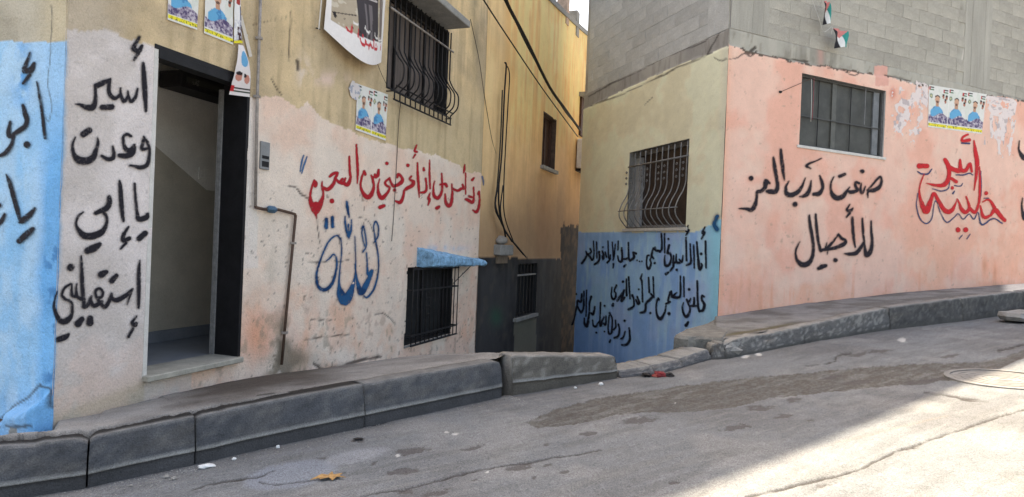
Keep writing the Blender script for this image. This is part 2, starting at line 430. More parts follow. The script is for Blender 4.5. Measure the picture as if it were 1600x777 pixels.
def kerb_side(X, Y):
    """signed distance beyond the road edge (positive on the pavement side) and position along it"""
    best = np.full(X.shape, 1e9); sg = np.zeros(X.shape); tt = np.zeros(X.shape)
    for i in range(len(KB)-1):
        a, b = KB[i], KB[i+1]; d = b-a; L = d@d
        t = np.clip(((X-a[0])*d[0]+(Y-a[1])*d[1])/L, 0, 1)
        qx = X-a[0]-t*d[0]; qy = Y-a[1]-t*d[1]; D = np.hypot(qx, qy)
        s = np.sign(d[0]*(Y-a[1])-d[1]*(X-a[0]))
        k = D < best-1e-9
        best = np.where(k, D, best); sg = np.where(k, s, sg); tt = np.where(k, i+t, tt)
    return best*sg, tt
def tri_faces(na, nr, wrap=False):
    i, j = np.meshgrid(np.arange(na-1), np.arange(nr-1)); a = (j*na+i).ravel()
    return np.column_stack([a, a+1, a+na+1, a+na])
# fan of road quads, fine in front and coarse behind
th = np.concatenate([np.linspace(-180, -46, 60)[:-1], np.linspace(-46, 46, 860), np.linspace(46, 180, 60)[1:]])*math.pi/180
rr = [.05, .6, 1.2, 1.8, 2.4]
while rr[-1] < 16: rr.append(rr[-1]*1.0+max(.006, rr[-1]**2*.0011))
while rr[-1] < 60: rr.append(rr[-1]*1.12)
rr = np.array(rr)
TH, RR = np.meshgrid(th, rr); X = (RR*np.sin(TH)).ravel(); Y = (RR*np.cos(TH)).ravel()
Zr = zroad(X)
px, py = project(np.column_stack([X, Y, Zr])); fr = Y > .5
kd, kt = kerb_side(X, Y)
PATCH = [(818, 660), (850, 649), (872, 636), (900, 632), (950, 619), (1060, 603), (1170, 590), (1300, 578), (1450, 567), (1520, 566), (1560, 560), (1600, 547), (1700, 520), (1700, 540), (1600, 558), (1560, 577), (1500, 592), (1440, 597), (1330, 609), (1200, 623), (1130, 640), (1060, 642), (960, 648), (900, 664), (840, 668)]
wx = px+(fbm(X*9, Y*9, 3)-.5)*16*np.clip(3/np.maximum(Y, 1), .2, 2); wy = py+(fbm(X*9, Y*9, 13)-.5)*9*np.clip(3/np.maximum(Y, 1), .3, 2)
base = lin((120, 120, 122))
C = np.tile(base, (len(X), 1))
C = mix(C, lin((109, 107, 108)), ss(.45, .7, fbm(X*1.1, Y*1.1, 41)))
C = mix(C, lin((136, 133, 132)), ss(.5, .75, fbm(X*2.3, Y*2.3, 47))*.7)
pat = inpoly(wx, wy, PATCH) & fr
pz = np.where(pat, -.006+(fbm(X*40, Y*40, 5)-.5)*.008, 0)
C = mix(C, lin((90, 84, 79)), pat*(.66+.38*ss(.3, .62, fbm(X*44, Y*44, 6))))
stk = fbm((X*.81+Y*.58)*2.2, (-X*.58+Y*.81)*16, 81); C = mix(C, lin((98, 95, 94)), ss(.52, .72, stk)*.35*fr); C = mix(C, lin((142, 140, 138)), ss(.52, .72, fbm((X*.81+Y*.58)*3, (-X*.58+Y*.81)*20, 85))*.3*fr)
C = C*(.84+.32*fbm(X*45, Y*45, 91))[:, None]*np.array([.945, .995, 1.0])
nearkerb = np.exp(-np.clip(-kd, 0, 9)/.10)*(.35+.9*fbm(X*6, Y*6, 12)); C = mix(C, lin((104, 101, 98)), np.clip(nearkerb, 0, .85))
spots = [(628, 736, 32, 5), (560, 687, 11, 4), (1000, 657, 32, 6), (1190, 638, 22, 4), (1240, 626, 14, 4), (808, 730, 24, 6), (1150, 668, 26, 5), (860, 727, 9, 3), (881, 737, 8, 3), (835, 746, 6, 3), (855, 695, 7, 2), (920, 677, 16, 3), (1053, 755, 10, 3), (1300, 588, 20, 3), (1375, 549, 22, 2.5), (1486, 556, 16, 2.5), (1338, 555, 16, 3), (1270, 657, 6, 2), (1223, 650, 16, 3), (640, 706, 30, 5), (590, 661, 20, 3), (635, 768, 14, 3), (680, 770, 24, 5), (740, 749, 6, 2), (584, 724, 4, 3), (1340, 596, 30, 4), (1440, 596, 30, 5), (1475, 590, 25, 4), (740, 700, 20, 3), (1180, 634, 14, 3), (500, 715, 9, 2), (1290, 760, 18, 3), (1420, 700, 14, 3)]
for q, (a, b, ra, rb) in enumerate(spots):
    k = ((wx-a)/ra+(wy-b)/ra*.2)**2+((wy-b+(wx-a)*.12)/rb)**2+(fbm(X*38, Y*38, q)-.5)*2.0
    m_ = (1-ss(.55, 1.0, k))*fr; C = mix(C, lin((84, 80, 79)), m_*.8); pz -= .004*m_
k = ((px-455)/75)**2+((py-742+(px-455)*.16)/22)**2
C = mix(C, lin((131, 137, 146)), (1-ss(.7, 1.15, k+(fbm(X*5, Y*5, 2)-.5)*.5))*.75*fr)
k = ((px-560)/55)**2+((py-712+(px-560)*.2)/12)**2
C = mix(C, lin((150, 153, 158)), (1-ss(.4, 1.2, k+(fbm(X*7, Y*7, 2)-.5)*.8))*.5*fr)
cr = [[(560, 777, 1.5), (600, 768, 2), (650, 760, 2), (720, 741, 2.4), (770, 731, 2), (830, 722, 2), (880, 713, 2), (940, 704, 1)],
      [(1165, 777, 4), (1200, 770, 4), (1250, 758, 3.5), (1330, 738, 3), (1370, 720, 3), (1400, 706, 3.2), (1450, 689, 3), (1500, 672, 2.6), (1560, 652, 2.6), (1600, 640, 2.5), (1680, 618, 2)],
      [(1444, 613, 2), (1480, 618, 4), (1520, 625, 4), (1545, 628, 1.5)],
      [(1258, 572, 1), (1300, 566, 2), (1308, 556, 3), (1330, 553, 3)],
      [(405, 752, 2), (440, 756, 1.5), (480, 752, 1.5), (540, 738, 1)], [(300, 765, 1.5), (350, 752, 2.5), (400, 745, 2), (430, 735, 1)],
      [(1560, 548, 3), (1590, 541, 3), (1620, 535, 3)]]
Dc = seg_field(px+(fbm(X*14, Y*14, 4)-.5)*5, py+(fbm(X*14, Y*14, 24)-.5)*5, cr)
mc = (1-ss(-.7, 1.0, Dc))*fr*(.45+.55*ss(.3, .5, fbm(X*12, Y*12, 77))); C = mix(C, lin((62, 58, 56)), mc*.9); pz -= .008*mc
sc_ = [[(1305, 692, 1.5), (1360, 680, 2.5), (1420, 664, 2.5), (1480, 650, 1.5)]]
C = mix(C, lin((118, 112, 106)), (1-ss(-1, 1.5, seg_field(px, py, sc_)))*fr*.6)
# pale chips of plaster and grit along the gutter
for a, b, ra in [(920, 513, 5), (1185, 554, 5), (1165, 556, 7), (1410, 531, 7), (700, 676, 4), (712, 680, 5), (620, 713, 3), (1053, 630, 2), (935, 601, 2), (762, 738, 3)]:
    k = ((wx-a)/ra)**2+((wy-b)/(ra*.4))**2; C = mix(C, lin((205, 203, 198)), (1-ss(.5, 1.2, k))*fr*.8)
Zz = Zr+pz+(fbm(X*2.2, Y*2.2, 61)-.5)*.010*fr+(fbm(X*22, Y*22, 63)-.5)*.005*fr
Zz = Zz+.012*ss(.35, .0, -kd)*0
V = np.column_stack([X, Y, Zz]); Fq = tri_faces(len(th), len(rr))
kf = kd[Fq].min(axis=1); ok = kf < .03; Fq = Fq[ok]; used = np.unique(Fq); rm = -np.ones(len(V), int); rm[used] = np.arange(len(used))
road = mesh_np('road', V[used], rm[Fq], M_road, None, C[used]); tag(road, kind='structure')

# ground under and beyond everything
gm = MB(); gm.add([(-300, -300, -3), (300, -300, -3), (300, 300, -3), (-300, 300, -3)], [(0, 1, 2, 3)])
tag(gm.build('ground', M_conc), kind='structure')

# ------------------------------------------------------------------ kerb stones
def ztop_from_px(P, px_y, inward, inn):
    """height of a point `inward` metres behind P so that it shows at picture height px_y"""
    Q = P[:2]+inn*inward; lo, hi = P[2]-.3, P[2]+.9
    for _ in range(40):
        m = (lo+hi)/2; y = project(np.array([[Q[0], Q[1], m]]))[1][0]
        if y > px_y: lo = m
        else: hi = m
    return m
def polyline_dir(L, i):
    a = L[max(i-1, 0)][:2]; b = L[min(i+1, len(L)-1)][:2]; d = b-a; return d/np.linalg.norm(d)
def kerb_stone(P0, P1, h0, h1, seam, name, parent, n0, n1, mat, rough=.004, width=.17, base=True, seed=0, lowc=(72, 72, 74), upc=(84, 86, 89), topc=(116, 115, 113), gap=.0045, bat=.035, chips=(), crack=False, flk=.13, bv=.42):
    """one stone: lofted cross-section from P0 to P1, heights h0/h1, horizontal seam at the fraction `seam`"""
    N = 8 if seed >= 60 else min(48, max(16, int(np.linalg.norm(P1-P0)/.045))); V = []; C = []; nsec = 0
    d = P1-P0; L = np.linalg.norm(d); d = d/L
    for i in range(N+1):
        t = i/N; q = P0+(P1-P0)*t; 
        if i == 0: q = P0+d*gap
        if i == N: q = P1-d*gap
        nn = n0*(1-t)+n1*t; nn = nn/np.linalg.norm(nn); h = h0*(1-t)+h1*t; zs = h*seam
        zr = float(zroad(q[0]))
        e = 1-.5*(math.exp(-i/1.2)+math.exp(-(N-i)/1.2))*.05
        up = h-zs
        sec = [(.006, -.06, 'l'), (.006, 0, 'l'), (.006, zs*.33, 'l'), (.007, zs*.66, 'l'), (.008, zs-.006, 'l'), (.000, zs-.003, 's'), (.000, zs+.005, 's')]
        sec += [(bat*f_, zs+up*f_, 'u') for f_ in (.14, .28, .42, .56, .70)]
        sec += [(bat*.86, h-.045*bv, 'u'), (bat, h-.018*bv, 'a'), (bat+.010*bv, h-.005*bv, 'a'), (bat+.03*bv, h, 't'), (width*.5, h+.002, 't'), (width*.75, h+.002, 't'), (width, h+.001, 't'), (width+.01, -.06, 't')]
        if not base: sec[0:7] = [(-.006, -.06, 'l'), (-.005, 0, 'l'), (-.004, zs*.33, 'l'), (-.002, zs*.66, 'u'), (0, zs-.006, 'u'), (0, zs-.003, 'u'), (.001, zs+.005, 'u')]
        nsec = len(sec)
        for k, (a, z, ty) in enumerate(sec):
            u = t*L+seed*3.1
            U1 = np.array([u]); Z1 = np.array([z+a+seed*.7])
            ja = (fbm(U1*5, Z1*5, 7)[0]-.5)*rough*1.6+(fbm(U1*40, Z1*40, 17)[0]-.5)*rough*1.3; jz = (fbm(U1*6, Z1*0+5, 8)[0]-.5)*rough*1.2
            if ty in 'at': jz -= max(0, fbm(U1*13, Z1*0+seed, 51)[0]-.60)*.06*(1 if ty == 'a' else .5)
            for (ct, cd, cw) in chips:      # broken corners
                if ty in 'at' or (ty == 'u' and z > h-.06): jz -= cd*math.exp(-((t-ct)/cw)**2); ja += cd*.6*math.exp(-((t-ct)/cw)**2)
            Q = q[:2]+nn*(a+ja); V.append((Q[0], Q[1], zr+z+jz))
            cc = {'l': lin(lowc), 'u': lin(upc), 'a': lin(upc)*.5+lin(topc)*.5, 't': lin(topc), 's': lin((146, 145, 142))}[ty]
            nz = fbm(U1*3.3, Z1*7, 14)[0]; cc = cc*(.84+.32*nz)
            sp_ = fbm(U1*26, Z1*26, 19)[0]
            if ty in 'uat': cc = cc*(1-flk)+lin((150, 147, 140))*flk if sp_ > .60 else (cc*.82 if sp_ < .36 else cc)
            du = fbm(U1*4, Z1*12, 23)[0]
            if ty in 'u': cc = cc*(1-.5*max(0, du-.45))+lin((128, 118, 104))*.6*max(0, du-.45)
            if crack and ty == 't' and a > .06: cc = lin((34, 32, 31))
            C.append(cc)
    F = []
    for i in range(N):
        for k in range(nsec-1): F.append((i*nsec+k, (i+1)*nsec+k, (i+1)*nsec+k+1, i*nsec+k+1))
    # end caps as quads
    for i in (0, N):
        for k in range(nsec//2-1+nsec % 2): F.append((i*nsec+k, i*nsec+k+1, i*nsec+nsec-2-k, i*nsec+nsec-1-k))
    return mesh_np(name, V, F, mat, parent, np.array(C), smooth=False)
# left pavement
inn = lambda L, i: np.array([-polyline_dir(L, i)[1], polyline_dir(L, i)[0]])
tops = {0: 705, 1: 694, 2: 684, 3: 651, 4: 600, 5: 563, 6: 555, 7: 556}
KH = []
for i, P in enumerate(KL):
    h = ztop_from_px(P, tops[i], .035, inn(KL, i))-float(zroad(P[0])); KH.append(h)
KTZ = [float(zroad(p[0]))+h for p, h in zip(KL, KH)]
# distance behind the kerb -> pavement height
KMH = [ztop_from_px(KM[i], y, .02, inn(KM, i))-float(zroad(KM[i][0])) for i, y in enumerate([580, 571, 561, 545])]
KRH = [ztop_from_px(KR[i], y, .03, inn(KR, i))-float(zroad(KR[i][0])) for i, y in enumerate([541, 533, 511, 481, 466, 455, 448])]
allh = [KH[0]]+KH+KMH[1:-1]+KRH+[KRH[-1]]
allz = np.array([float(zroad(p[0]))+h for p, h in zip(KB, allh)])
print('kerb heights', [round(h, 3) for h in KH], [round(h, 3) for h in KMH], [round(h, 3) for h in KRH])
iKM0 = 1+len(KL)-1
def pave(X, Y):
    D, t = kerb_side(X, Y)
    ztop = np.interp(t, np.arange(len(KB)), allz)
    Dl = np.maximum(D-.17, 0)
    pxa = CX+FX*X/np.maximum(Y, .5); right = ss(1106, 1122, pxa)
    q = np.maximum((X+1.43)*.757+(Y-7.02)*.653, 0)
    low = .095*(1-ss(86, 104, pxa))*ss(0, .10, Dl)*(pxa > -400)
    drop = low+(np.minimum(.07*Dl+.06*Dl*Dl, .5)+np.minimum(.5*q, 1.1+.04*q))*(1-right)+.035*Dl*right
    return ztop-drop-.006, D, t
def pave_mesh(name, az0, az1, n, Dmax, colf, mat):
    A = np.linspace(az0, az1, n)
    rows = [.0, .02, .05]
    while rows[-1] < Dmax: rows.append(rows[-1]+max(.012, rows[-1]*.022))
    rows = np.array(rows); XX = []; YY = []
    for pxa in A:
        r = ray(pxa, CY+ROLL*(pxa-CX))[:2]; r = r/np.linalg.norm(r)
        tt = np.linspace(1.5, 16, 1500); D, _ = kerb_side(tt*r[0], tt*r[1])
        ov = 1-float(ss(400, 560, np.array([pxa]))[0]); k = np.argmax(D > .13*(1-ov)+ov*(.075+.075*float(fbm(np.array([pxa*.06]), np.array([1.]), 3)[0]))); t0 = tt[k]
        XX.append((t0+rows)*r[0]); YY.append((t0+rows)*r[1])
    X = np.array(XX).T.ravel(); Y = np.array(YY).T.ravel()
    Z, D, t = pave(X, Y)
    px, py = project(np.column_stack([X, Y, Z]))
    C = colf(px, py, X, Y, D)
    Z = Z+(fbm(X*3, Y*3, 5)-.5)*.012+(fbm(X*20, Y*20, 6)-.5)*.008
    if name == 'sidewalk' and az0 < 0:
        pa = CX+FX*X/np.maximum(Y, .5); up = 1-ss(400, 540, pa); first = np.zeros(len(X)); first[:len(A)] = 1
        Z = Z+up*(.018-.045*first); C = mix(C, lin((40, 38, 36)), first*up*.9)
    Fq = tri_faces(len(A), len(rows))
    return tag(mesh_np(name, np.column_stack([X, Y, Z]), Fq, mat, None, C), kind='structure')
def col_left(px, py, X, Y, D):
    C = np.tile(lin((142, 139, 135)), (len(X), 1))
    C = mix(C, lin((122, 119, 116)), ss(.4, .65, fbm(X*2, Y*2, 3)))
    wet = ss(250, 330, px+(fbm(X*3, Y*3, 8)-.5)*90)*(1-ss(470, 560, px+(fbm(X*3, Y*3, 9)-.5)*60))*ss(672, 622, py+.2*(px-300)+(fbm(X*4, Y*4, 2)-.5)*40)
    C = mix(C, lin((76, 67, 60)), wet*.9)
    C = mix(C, lin((72, 74, 62)), np.exp(-((px-445)/40)**2-((py-574)/10)**2)*.7)
    edge = np.exp(-((D-.185)/.014)**2)*(fbm(X*6, Y*6, 21) > .45)*(px > 400)*(px < 560)
    C = mix(C, lin((42, 40, 38)), edge*.95)
    return C
def col_right(px, py, X, Y, D):
    C = np.tile(lin((133, 131, 128)), (len(X), 1)); C = mix(C, lin((110, 107, 102)), ss(.42, .66, fbm(X*2.5, Y*2.5, 3)))
    soil = np.exp(-((D-.25)/.07)**2)*(1-ss(1220, 1262, px))*(fbm(X*5, Y*5, 33)*.7+.5); C = mix(C, lin((92, 84, 60)), np.clip(soil, 0, .9))
    C = mix(C, lin((235, 230, 215)), ss(1560, 1580, px)*ss(458, 455, py)*.9)  # sunlit strip by the wall foot, painted in as a pale tone
    return C
sidewalk = pave_mesh('sidewalk', -190, 790, 330, 3.2, col_left, M_walk)
alley = pave_mesh('alley_floor', 786, 1052, 60, 12, lambda px, py, X, Y, D: np.tile(lin((100, 97, 93)), (len(X), 1)), M_walk)
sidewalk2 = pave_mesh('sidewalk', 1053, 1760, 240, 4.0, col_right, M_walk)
side3 = MB()   # far end of the pavement on the left, out of the picture
for i in range(4):
    a = KB[0]+(KB[1]-KB[0])*(i/5); b = KB[0]+(KB[1]-KB[0])*((i+1)/5); nn = np.array([-.48, .88]); za = float(zroad(a[0]))+.25; zb = float(zroad(b[0]))+.25
    side3.hexa([(a[0], a[1], za-.5), (b[0], b[1], zb-.5), (*(b+nn*3), zb-.5), (*(a+nn*3), za-.5), (a[0], a[1], za), (b[0], b[1], zb), (*(b+nn*3), zb), (*(a+nn*3), za)])
tag(side3.build('sidewalk', M_walk), kind='structure')
for i in range(2, 6):
    kerb_stone(KL[i-1] if i > 2 else KL[0], KL[i], KH[i-1], KH[i], .30, 'kerb_stone', sidewalk, inn(KL, i-1), inn(KL, i), M_kerb, seed=i, rough=.0045, upc=(78, 80, 84), crack=(i <= 4), chips=[(1., .02, .03)] if i in (2, 5) else [(.0, .012, .02)])
kerb_stone(KL[6], KL[7], KH[6], KH[7], .33, 'kerb_stone', sidewalk, inn(KL, 6), inn(KL, 7), M_kerb, seed=11, base=True, width=.22, rough=.012, upc=(98, 94, 88), lowc=(88, 83, 76), topc=(128, 126, 122), flk=.5, chips=[(.0, .015, .02), (1., .015, .02)])
for i in range(1, 4):
    kerb_stone(KM[i-1], KM[i], KMH[i-1], KMH[i], .3, 'kerb_stone', sidewalk2, inn(KM, i-1), inn(KM, i), M_kerb, seed=20+i, base=False, width=.30, rough=.012, upc=(92, 91, 92), lowc=(84, 82, 82), topc=(132, 131, 128), gap=.002, flk=.4, chips=[(1., .01, .05)])
for i in range(1, 7):
    kerb_stone(KR[i-1], KR[i], KRH[i-1], KRH[i], .3, 'kerb_stone', sidewalk2, inn(KR, i-1), inn(KR, i), M_kerb, seed=30+i, base=False, width=.17, rough=.018 if i < 3 else .011, upc=(96, 94, 92) if i < 4 else (80, 78, 76), lowc=(86, 84, 80), topc=(140, 137, 132), gap=.004, flk=.6 if i < 4 else .2, chips=[(0., .05, .10), (.55, .02, .1)] if i < 3 else [(1., .015, .03)])
# far stones outside the picture
for (A_, B_, h_) in ((KB[0], KB[1], .26), (KB[-2], KB[-1], .3)):
    for k in range(8):
        a = A_+(B_-A_)*k/8; b = A_+(B_-A_)*(k+1)/8; a = np.array([*a, float(zroad(a[0]))]); b = np.array([*b, float(zroad(b[0]))]); d = (b-a)[:2]; d /= np.linalg.norm(d); nn = np.array([-d[1], d[0]])
        kerb_stone(a, b, h_, h_, .3, 'kerb_stone', sidewalk2 if A_ is KB[-2] or h_ == .3 else sidewalk, nn, nn, M_kerb, seed=60+k)
# broken raised slab at the corner of the painted house
def slab(name, front, top, inw, parent, mat, colr, label, cat):
    pass
def at_depthz(px, py, z):
    r = ray(px, py); t = (z-CAMZ)/r[2]; return CP+r*t
tz = CAMZ-.905
f0 = at_depthz(1055, 522, tz); f1 = at_depthz(1092, 514, tz); f2 = at_depthz(1124, 520, tz+.0); f3 = f2+np.array([.5, .9, 0]); f4 = YW.pt(.9, tz-CAMZ, .0); f5 = YW.pt(1.25, tz-CAMZ, .0)
fr_ = [at_depthz(1053, 524, tz), at_depthz(1075, 526, tz), at_depthz(1100, 526, tz), at_depthz(1130, 528, tz), PW.pt(.45, tz-CAMZ, -.05), PW.pt(-.02, tz-CAMZ, .02), at_depthz(1096, 508, tz), at_depthz(1072, 514, tz)]
from mathutils import noise as mn
def rock_prism(name, top, depth, mat, parent=None, jitter=.02, sub=3, inset=.02):
    b = MB(); n = len(top); 
    pts = []
    for i in range(n):
        for k in range(sub):
            t = k/sub; pts.append(np.array(top[i])*(1-t)+np.array(top[(i+1) % n])*t)
    c = sum(pts)/len(pts); N = len(pts); V = []
    for lv, (dz, sc2) in enumerate(((-depth, 1.0), (-depth*.6, 1.005), (-.03, 1.0), (0, .97))):
        for i, p in enumerate(pts):
            q = c+(p-c)*sc2; j = Vector(q*9+lv*3.3); nz = mn.noise_vector(j)
            V.append((q[0]+nz.x*jitter, q[1]+nz.y*jitter, p[2]+dz+nz.z*jitter*.5))
    V.append(tuple(c))
    F = []
    for lv in range(3):
        for i in range(N): F.append((lv*N+i, lv*N+(i+1) % N, (lv+1)*N+(i+1) % N, (lv+1)*N+i))
    for i in range(N): F.append((3*N+i, 3*N+(i+1) % N, 4*N))
    b.add(V, F); return b.build(name, mat, parent)
rock_prism('broken_slab', fr_, .26, M_slab, sidewalk2, .022)

# ================================================================== LEFT HOUSE
g = LW.pt(0, -1.1, 0)
left_house = thing('plastered_house', 'ochre plastered house with pink and white painted base, open doorway and barred windows', 'house', tuple(g))
DOOR = rect_px(LW, (248, 78), (387, 127), (369, 560), (228, 586))
ULW = rect_px(LW, (611, -8), (702, 45), (695, 176), (604, 138))
LLW = rect_px(LW, (640, 416), (707, 417), (703, 516), (628, 547))
print('door', DOOR, 'ulw', ULW, 'llw', LLW, 'corner', cs)
def speck(px, py, s, z, sd=0): return fbm(s*9, z*9, sd)
pinkline = zline([(380, 150), (400, 151), (440, 152), (462, 166), (480, 160), (500, 182), (540, 200), (575, 220), (640, 236), (680, 242), (720, 262), (775, 280)])
whiteline = zline([(80, 44), (100, 42), (130, 50), (160, 47), (190, 58), (215, 62), (248, 78), (330, 100)])
LC = parse("""449,290,1 460,291,2 470,303,3 482,312,2 498,326,1;
480,410,1.5 500,408,1 520,409,1 545,405,1;
494,325,1 496,360,1.5 500,385,1;
560,338,1 575,345,1 582,360,1;
585,490,1.5 598,488,2 610,497,2 618,508,1;
490,568,4 505,577,4 530,573,3 560,563,4 595,557,4;
486,500,1 520,502,1;
475,532,1 520,527,1.5 545,522,1;
395,40,1 455,25,0;
465,95,5 466,108,5;
455,20,2 453,60,2 451,95,1;
424,122,1.5 430,135,2 440,148,1.5""", 0, 0, 1)
def col_LW(px, py, s, z):
    n1 = fbm(s*2.2, z*2.2, 1); n2 = fbm(s*6, z*6, 2); n3 = fbm(s*1.0, z*1.0, 3)
    C = np.tile(lin((188, 171, 138)), (len(s), 1))
    C = mix(C, lin((168, 153, 125)), ss(.4, .65, n1))
    C = mix(C, lin((204, 182, 140)), ss(.45, .7, n3)*ss(380, 520, px))
    C = mix(C, lin((176, 163, 132)), ss(560, 640, px)*ss(120, 200, py)*.7)
    strk = fbm(s*14, z*1.2, 6); C = mix(C, lin((150, 134, 104)), ss(.5, .75, strk)*.5)
    C = mix(C, lin((168, 160, 146)), ss(235, 150, px+(n2-.5)*60)*.7)
    # black stained streak under the eaves
    C = mix(C, lin((110, 104, 86)), np.exp(-((px-742)/7)**2)*ss(180, 60, py)*.6*n2*1.6)
    C = mix(C, lin((198, 178, 165)), np.exp(-((px-515)/26)**2-((py-124)/11)**2)*ss(.4, .6, n2))
    C = mix(C, lin((205, 196, 190)), np.exp(-((px-475)/10)**2-((py-112)/22)**2)*ss(.35, .55, n2)*.8)
    C = C*np.array([1.12, 1.04, .98])
    # white pillar left of the door
    j = (n2-.5)*14
    m = (py > whiteline(px)+j) & ((px < 262) | ((px < 300) & (py > 540)))
    Wc = mix(np.tile(lin((206, 196, 192)), (len(s), 1)), lin((190, 180, 174)), ss(.42, .66, n1))
    Wc = mix(Wc, lin((208, 182, 170)), ss(.45, .6, fbm(s*5, z*5, 19))*ss(470, 640, py)*.8)
    Wc = mix(Wc, lin((176, 160, 140)), ss(560, 690, py+.3*(px-80))*.45*(.5+n2))
    basey = 665-(px-75)*.40
    Wc = mix(Wc, lin((158, 142, 104)), ss(20, 2, basey-py)*.35*(px < 225))
    C = np.where(m[:, None], Wc, C)
    # pink base right of the door
    j2 = (fbm(s*5, z*5, 23)-.5)*16
    m = (py > pinkline(px)+j2) & ((px > 372) | ((px >= 300) & (py > 540)))
    Pc = mix(np.tile(lin((211, 189, 180)), (len(s), 1)), lin((214, 180, 168)), ss(.42, .62, n1))
    Pc = mix(Pc, lin((204, 193, 186)), ss(.5, .7, fbm(s*1.6, z*1.6, 29)))
    Pc = mix(Pc, lin((196, 158, 132)), ss(.5, .72, fbm(s*4, z*4, 31))*ss(330, 520, py)*.5)
    Pc = mix(Pc, lin((205, 148, 122)), np.exp(-((px-400)/22)**2-((py-525)/40)**2)*.9)
    Pc = mix(Pc, lin((112, 104, 92)), np.clip(np.exp(-((px-438)/16)**2)*ss(455, 565, py)*1.3*ss(.35, .6, n2)+np.exp(-((px-455)/30)**2-((py-560)/14)**2), 0, .85))
    Pc = mix(Pc, lin((140, 128, 112)), np.exp(-((px-420)/12)**2)*ss(300, 520, py)*.5*ss(.4, .6, n2))
    Pc = mix(Pc, lin((128, 120, 108)), ss(.62, .7, fbm(s*16, z*10, 37))*ss(380, 560, py)*.55)
    Pc = mix(Pc, lin((160, 140, 122)), ss(570, 545, py+(px-700)*.0)*0)
    Pc = Pc*np.array([1.12, 1.06, .96])
    C = np.where(m[:, None], Pc, C)
    wj = (px > 372) & (px < 402) & (py > 130) & (py < 420); C = np.where((wj & m)[:, None], mix(C, lin((205, 199, 192)), .6), C)
    # chipped plaster spots
    ch = ss(.74, .78, fbm(s*22, z*22, 41))*(px > 370)*(py > 300); C = mix(C, lin((104, 92, 80)), ch*.7)
    # blue over-spray at the corner
    C = mix(C, lin((120, 165, 195)), ss(98, 86, px+(n2-.5)*14-(388-py)*.04)*(py > 62))
    # blue traces above the lower window canopy
    C = mix(C, lin((120, 170, 200)), np.exp(-((px-690)/34)**2-((py-388)/5)**2)*.55*ss(.35, .6, n2))
    C = lighten(C, 1.22, .93)
    C = mix(C, lin((60, 50, 44)), (1-ss(-.8, .9, seg_field(px+(n2-.5)*4, py+(n1-.5)*6, LC)))*.85)
    return C
zf = np.concatenate([np.arange(-1.9, 1.75, .016), np.arange(1.75, 3.0, .03), np.arange(3.0, 5.25, .06)])
sf = [cs-.005]
S_END = LW.uv(772, 390)[0]
while sf[-1] < S_END: sf.append(sf[-1]+max(.012, (4.24+.947*sf[-1])*.0034))
sf[-1] = S_END
grid_wall('wall', LW, np.array(sf), zf, [DOOR, ULW, LLW], col_LW, left_house, M_plaster,
          dispfn=lambda px, py, s, z: .004*((py > pinkline(px)) & (px > 372)) - .006*(1-ss(-.8, 1, seg_field(px, py, LC))))
# end wall of the house, blue, facing down the street
def col_END(px, py, s, z):
    n1 = fbm(s*3, z*3, 1); n2 = fbm(s*9, z*9, 2)
    C = mix(np.tile(lin((172, 164, 148)), (len(s), 1)), lin((156, 148, 132)), ss(.4, .65, n1))
    C = mix(C, lin((190, 170, 130)), ss(130, 60, py)*ss(40, 90, px)*.4)
    B = mix(np.tile(lin((156, 190, 216)), (len(s), 1)), lin((178, 198, 214)), ss(.38, .62, fbm(s*2, z*2, 5)))
    edge = ss(52, 78, px+(n1-.5)*22)*ss(180, 330, py+(px-60)*.5)
    B = mix(B, lin((92, 162, 206)), np.clip(edge+np.exp(-((px-90)/26)**2)*.35, 0, 1)*.85)
    B = mix(B, lin((124, 180, 216)), ss(.5, .7, fbm(s*6, z*3, 8))*.6)
    B = mix(B, lin((96, 160, 206)), np.exp(-((px-35)/14)**2-((py-112)/50)**2)*ss(.4, .6, n2))
    B = mix(B, lin((60, 120, 165)), ss(.60, .68, fbm(s*14, z*14, 12))*ss(55, 80, px)*ss(330, 400, py)*.8)
    B = mix(B, lin((110, 160, 195)), ss(600, 660, py)*.5*n2)
    B = np.clip(B*np.array([.72, .90, 1.02]), 0, .82)
    m = py > 65+(n2-.5)*8
    C = np.where(m[:, None], B, C)
    crk = parse("0,655,3 12,645,3 25,632,3 45,622,3 60,604,3 68,600,1;80,8,1 81,60,1 79,95,1 76,130,1 82,165,1 78,190,1 72,180,1;0,660,4 10,655,3 20,660,4;32,660,3 55,662,5 70,661,3;60,605,2 80,610,3 84,640,2", 0, 0, 1)
    C = mix(C, lin((62, 66, 66)), (1-ss(-.8, 1.2, seg_field(px+(n2-.5)*5, py+(n1-.5)*5, crk)))*.8)
    C = lighten(C, 1.22, .97)
    C = mix(C, lin((150, 140, 122)), (np.exp(-((px-42)/9)**2-((py-672)/10)**2) > .5)*.85)
    return C
se = np.concatenate([np.arange(-.006, .75, .010), np.arange(.75, 5.5, .12)])
ze = np.concatenate([np.arange(-1.3, -.6, .012), np.arange(-.6, 1.45, .012), np.arange(1.45, 5.3, .2)])
hole = (END.uv(13, 672)[0], END.uv(-14, 672)[0], END.uv(0, 690)[1], END.uv(0, 655)[1])
grid_wall('wall', END, se, ze, [], col_END, left_house, M_plaster, jit=.010,
          keep=lambda s, z: ((s-(hole[0]+hole[1])/2)**2/(.5*(hole[1]-hole[0]))**2+(z-(hole[2]+hole[3])/2)**2/(.5*(hole[3]-hole[2]))**2) > 1,
          dispfn=lambda px, py, s, z: .075*ss(634, 650, py+(px-40)*.55+(fbm(s*12, z*12, 3)-.5)*26)*ss(-.004, .03, s))
pm = MB(); hc = ((hole[0]+hole[1])/2, (hole[2]+hole[3])/2); rp = abs(hole[3]-hole[2])*.52
ring = []
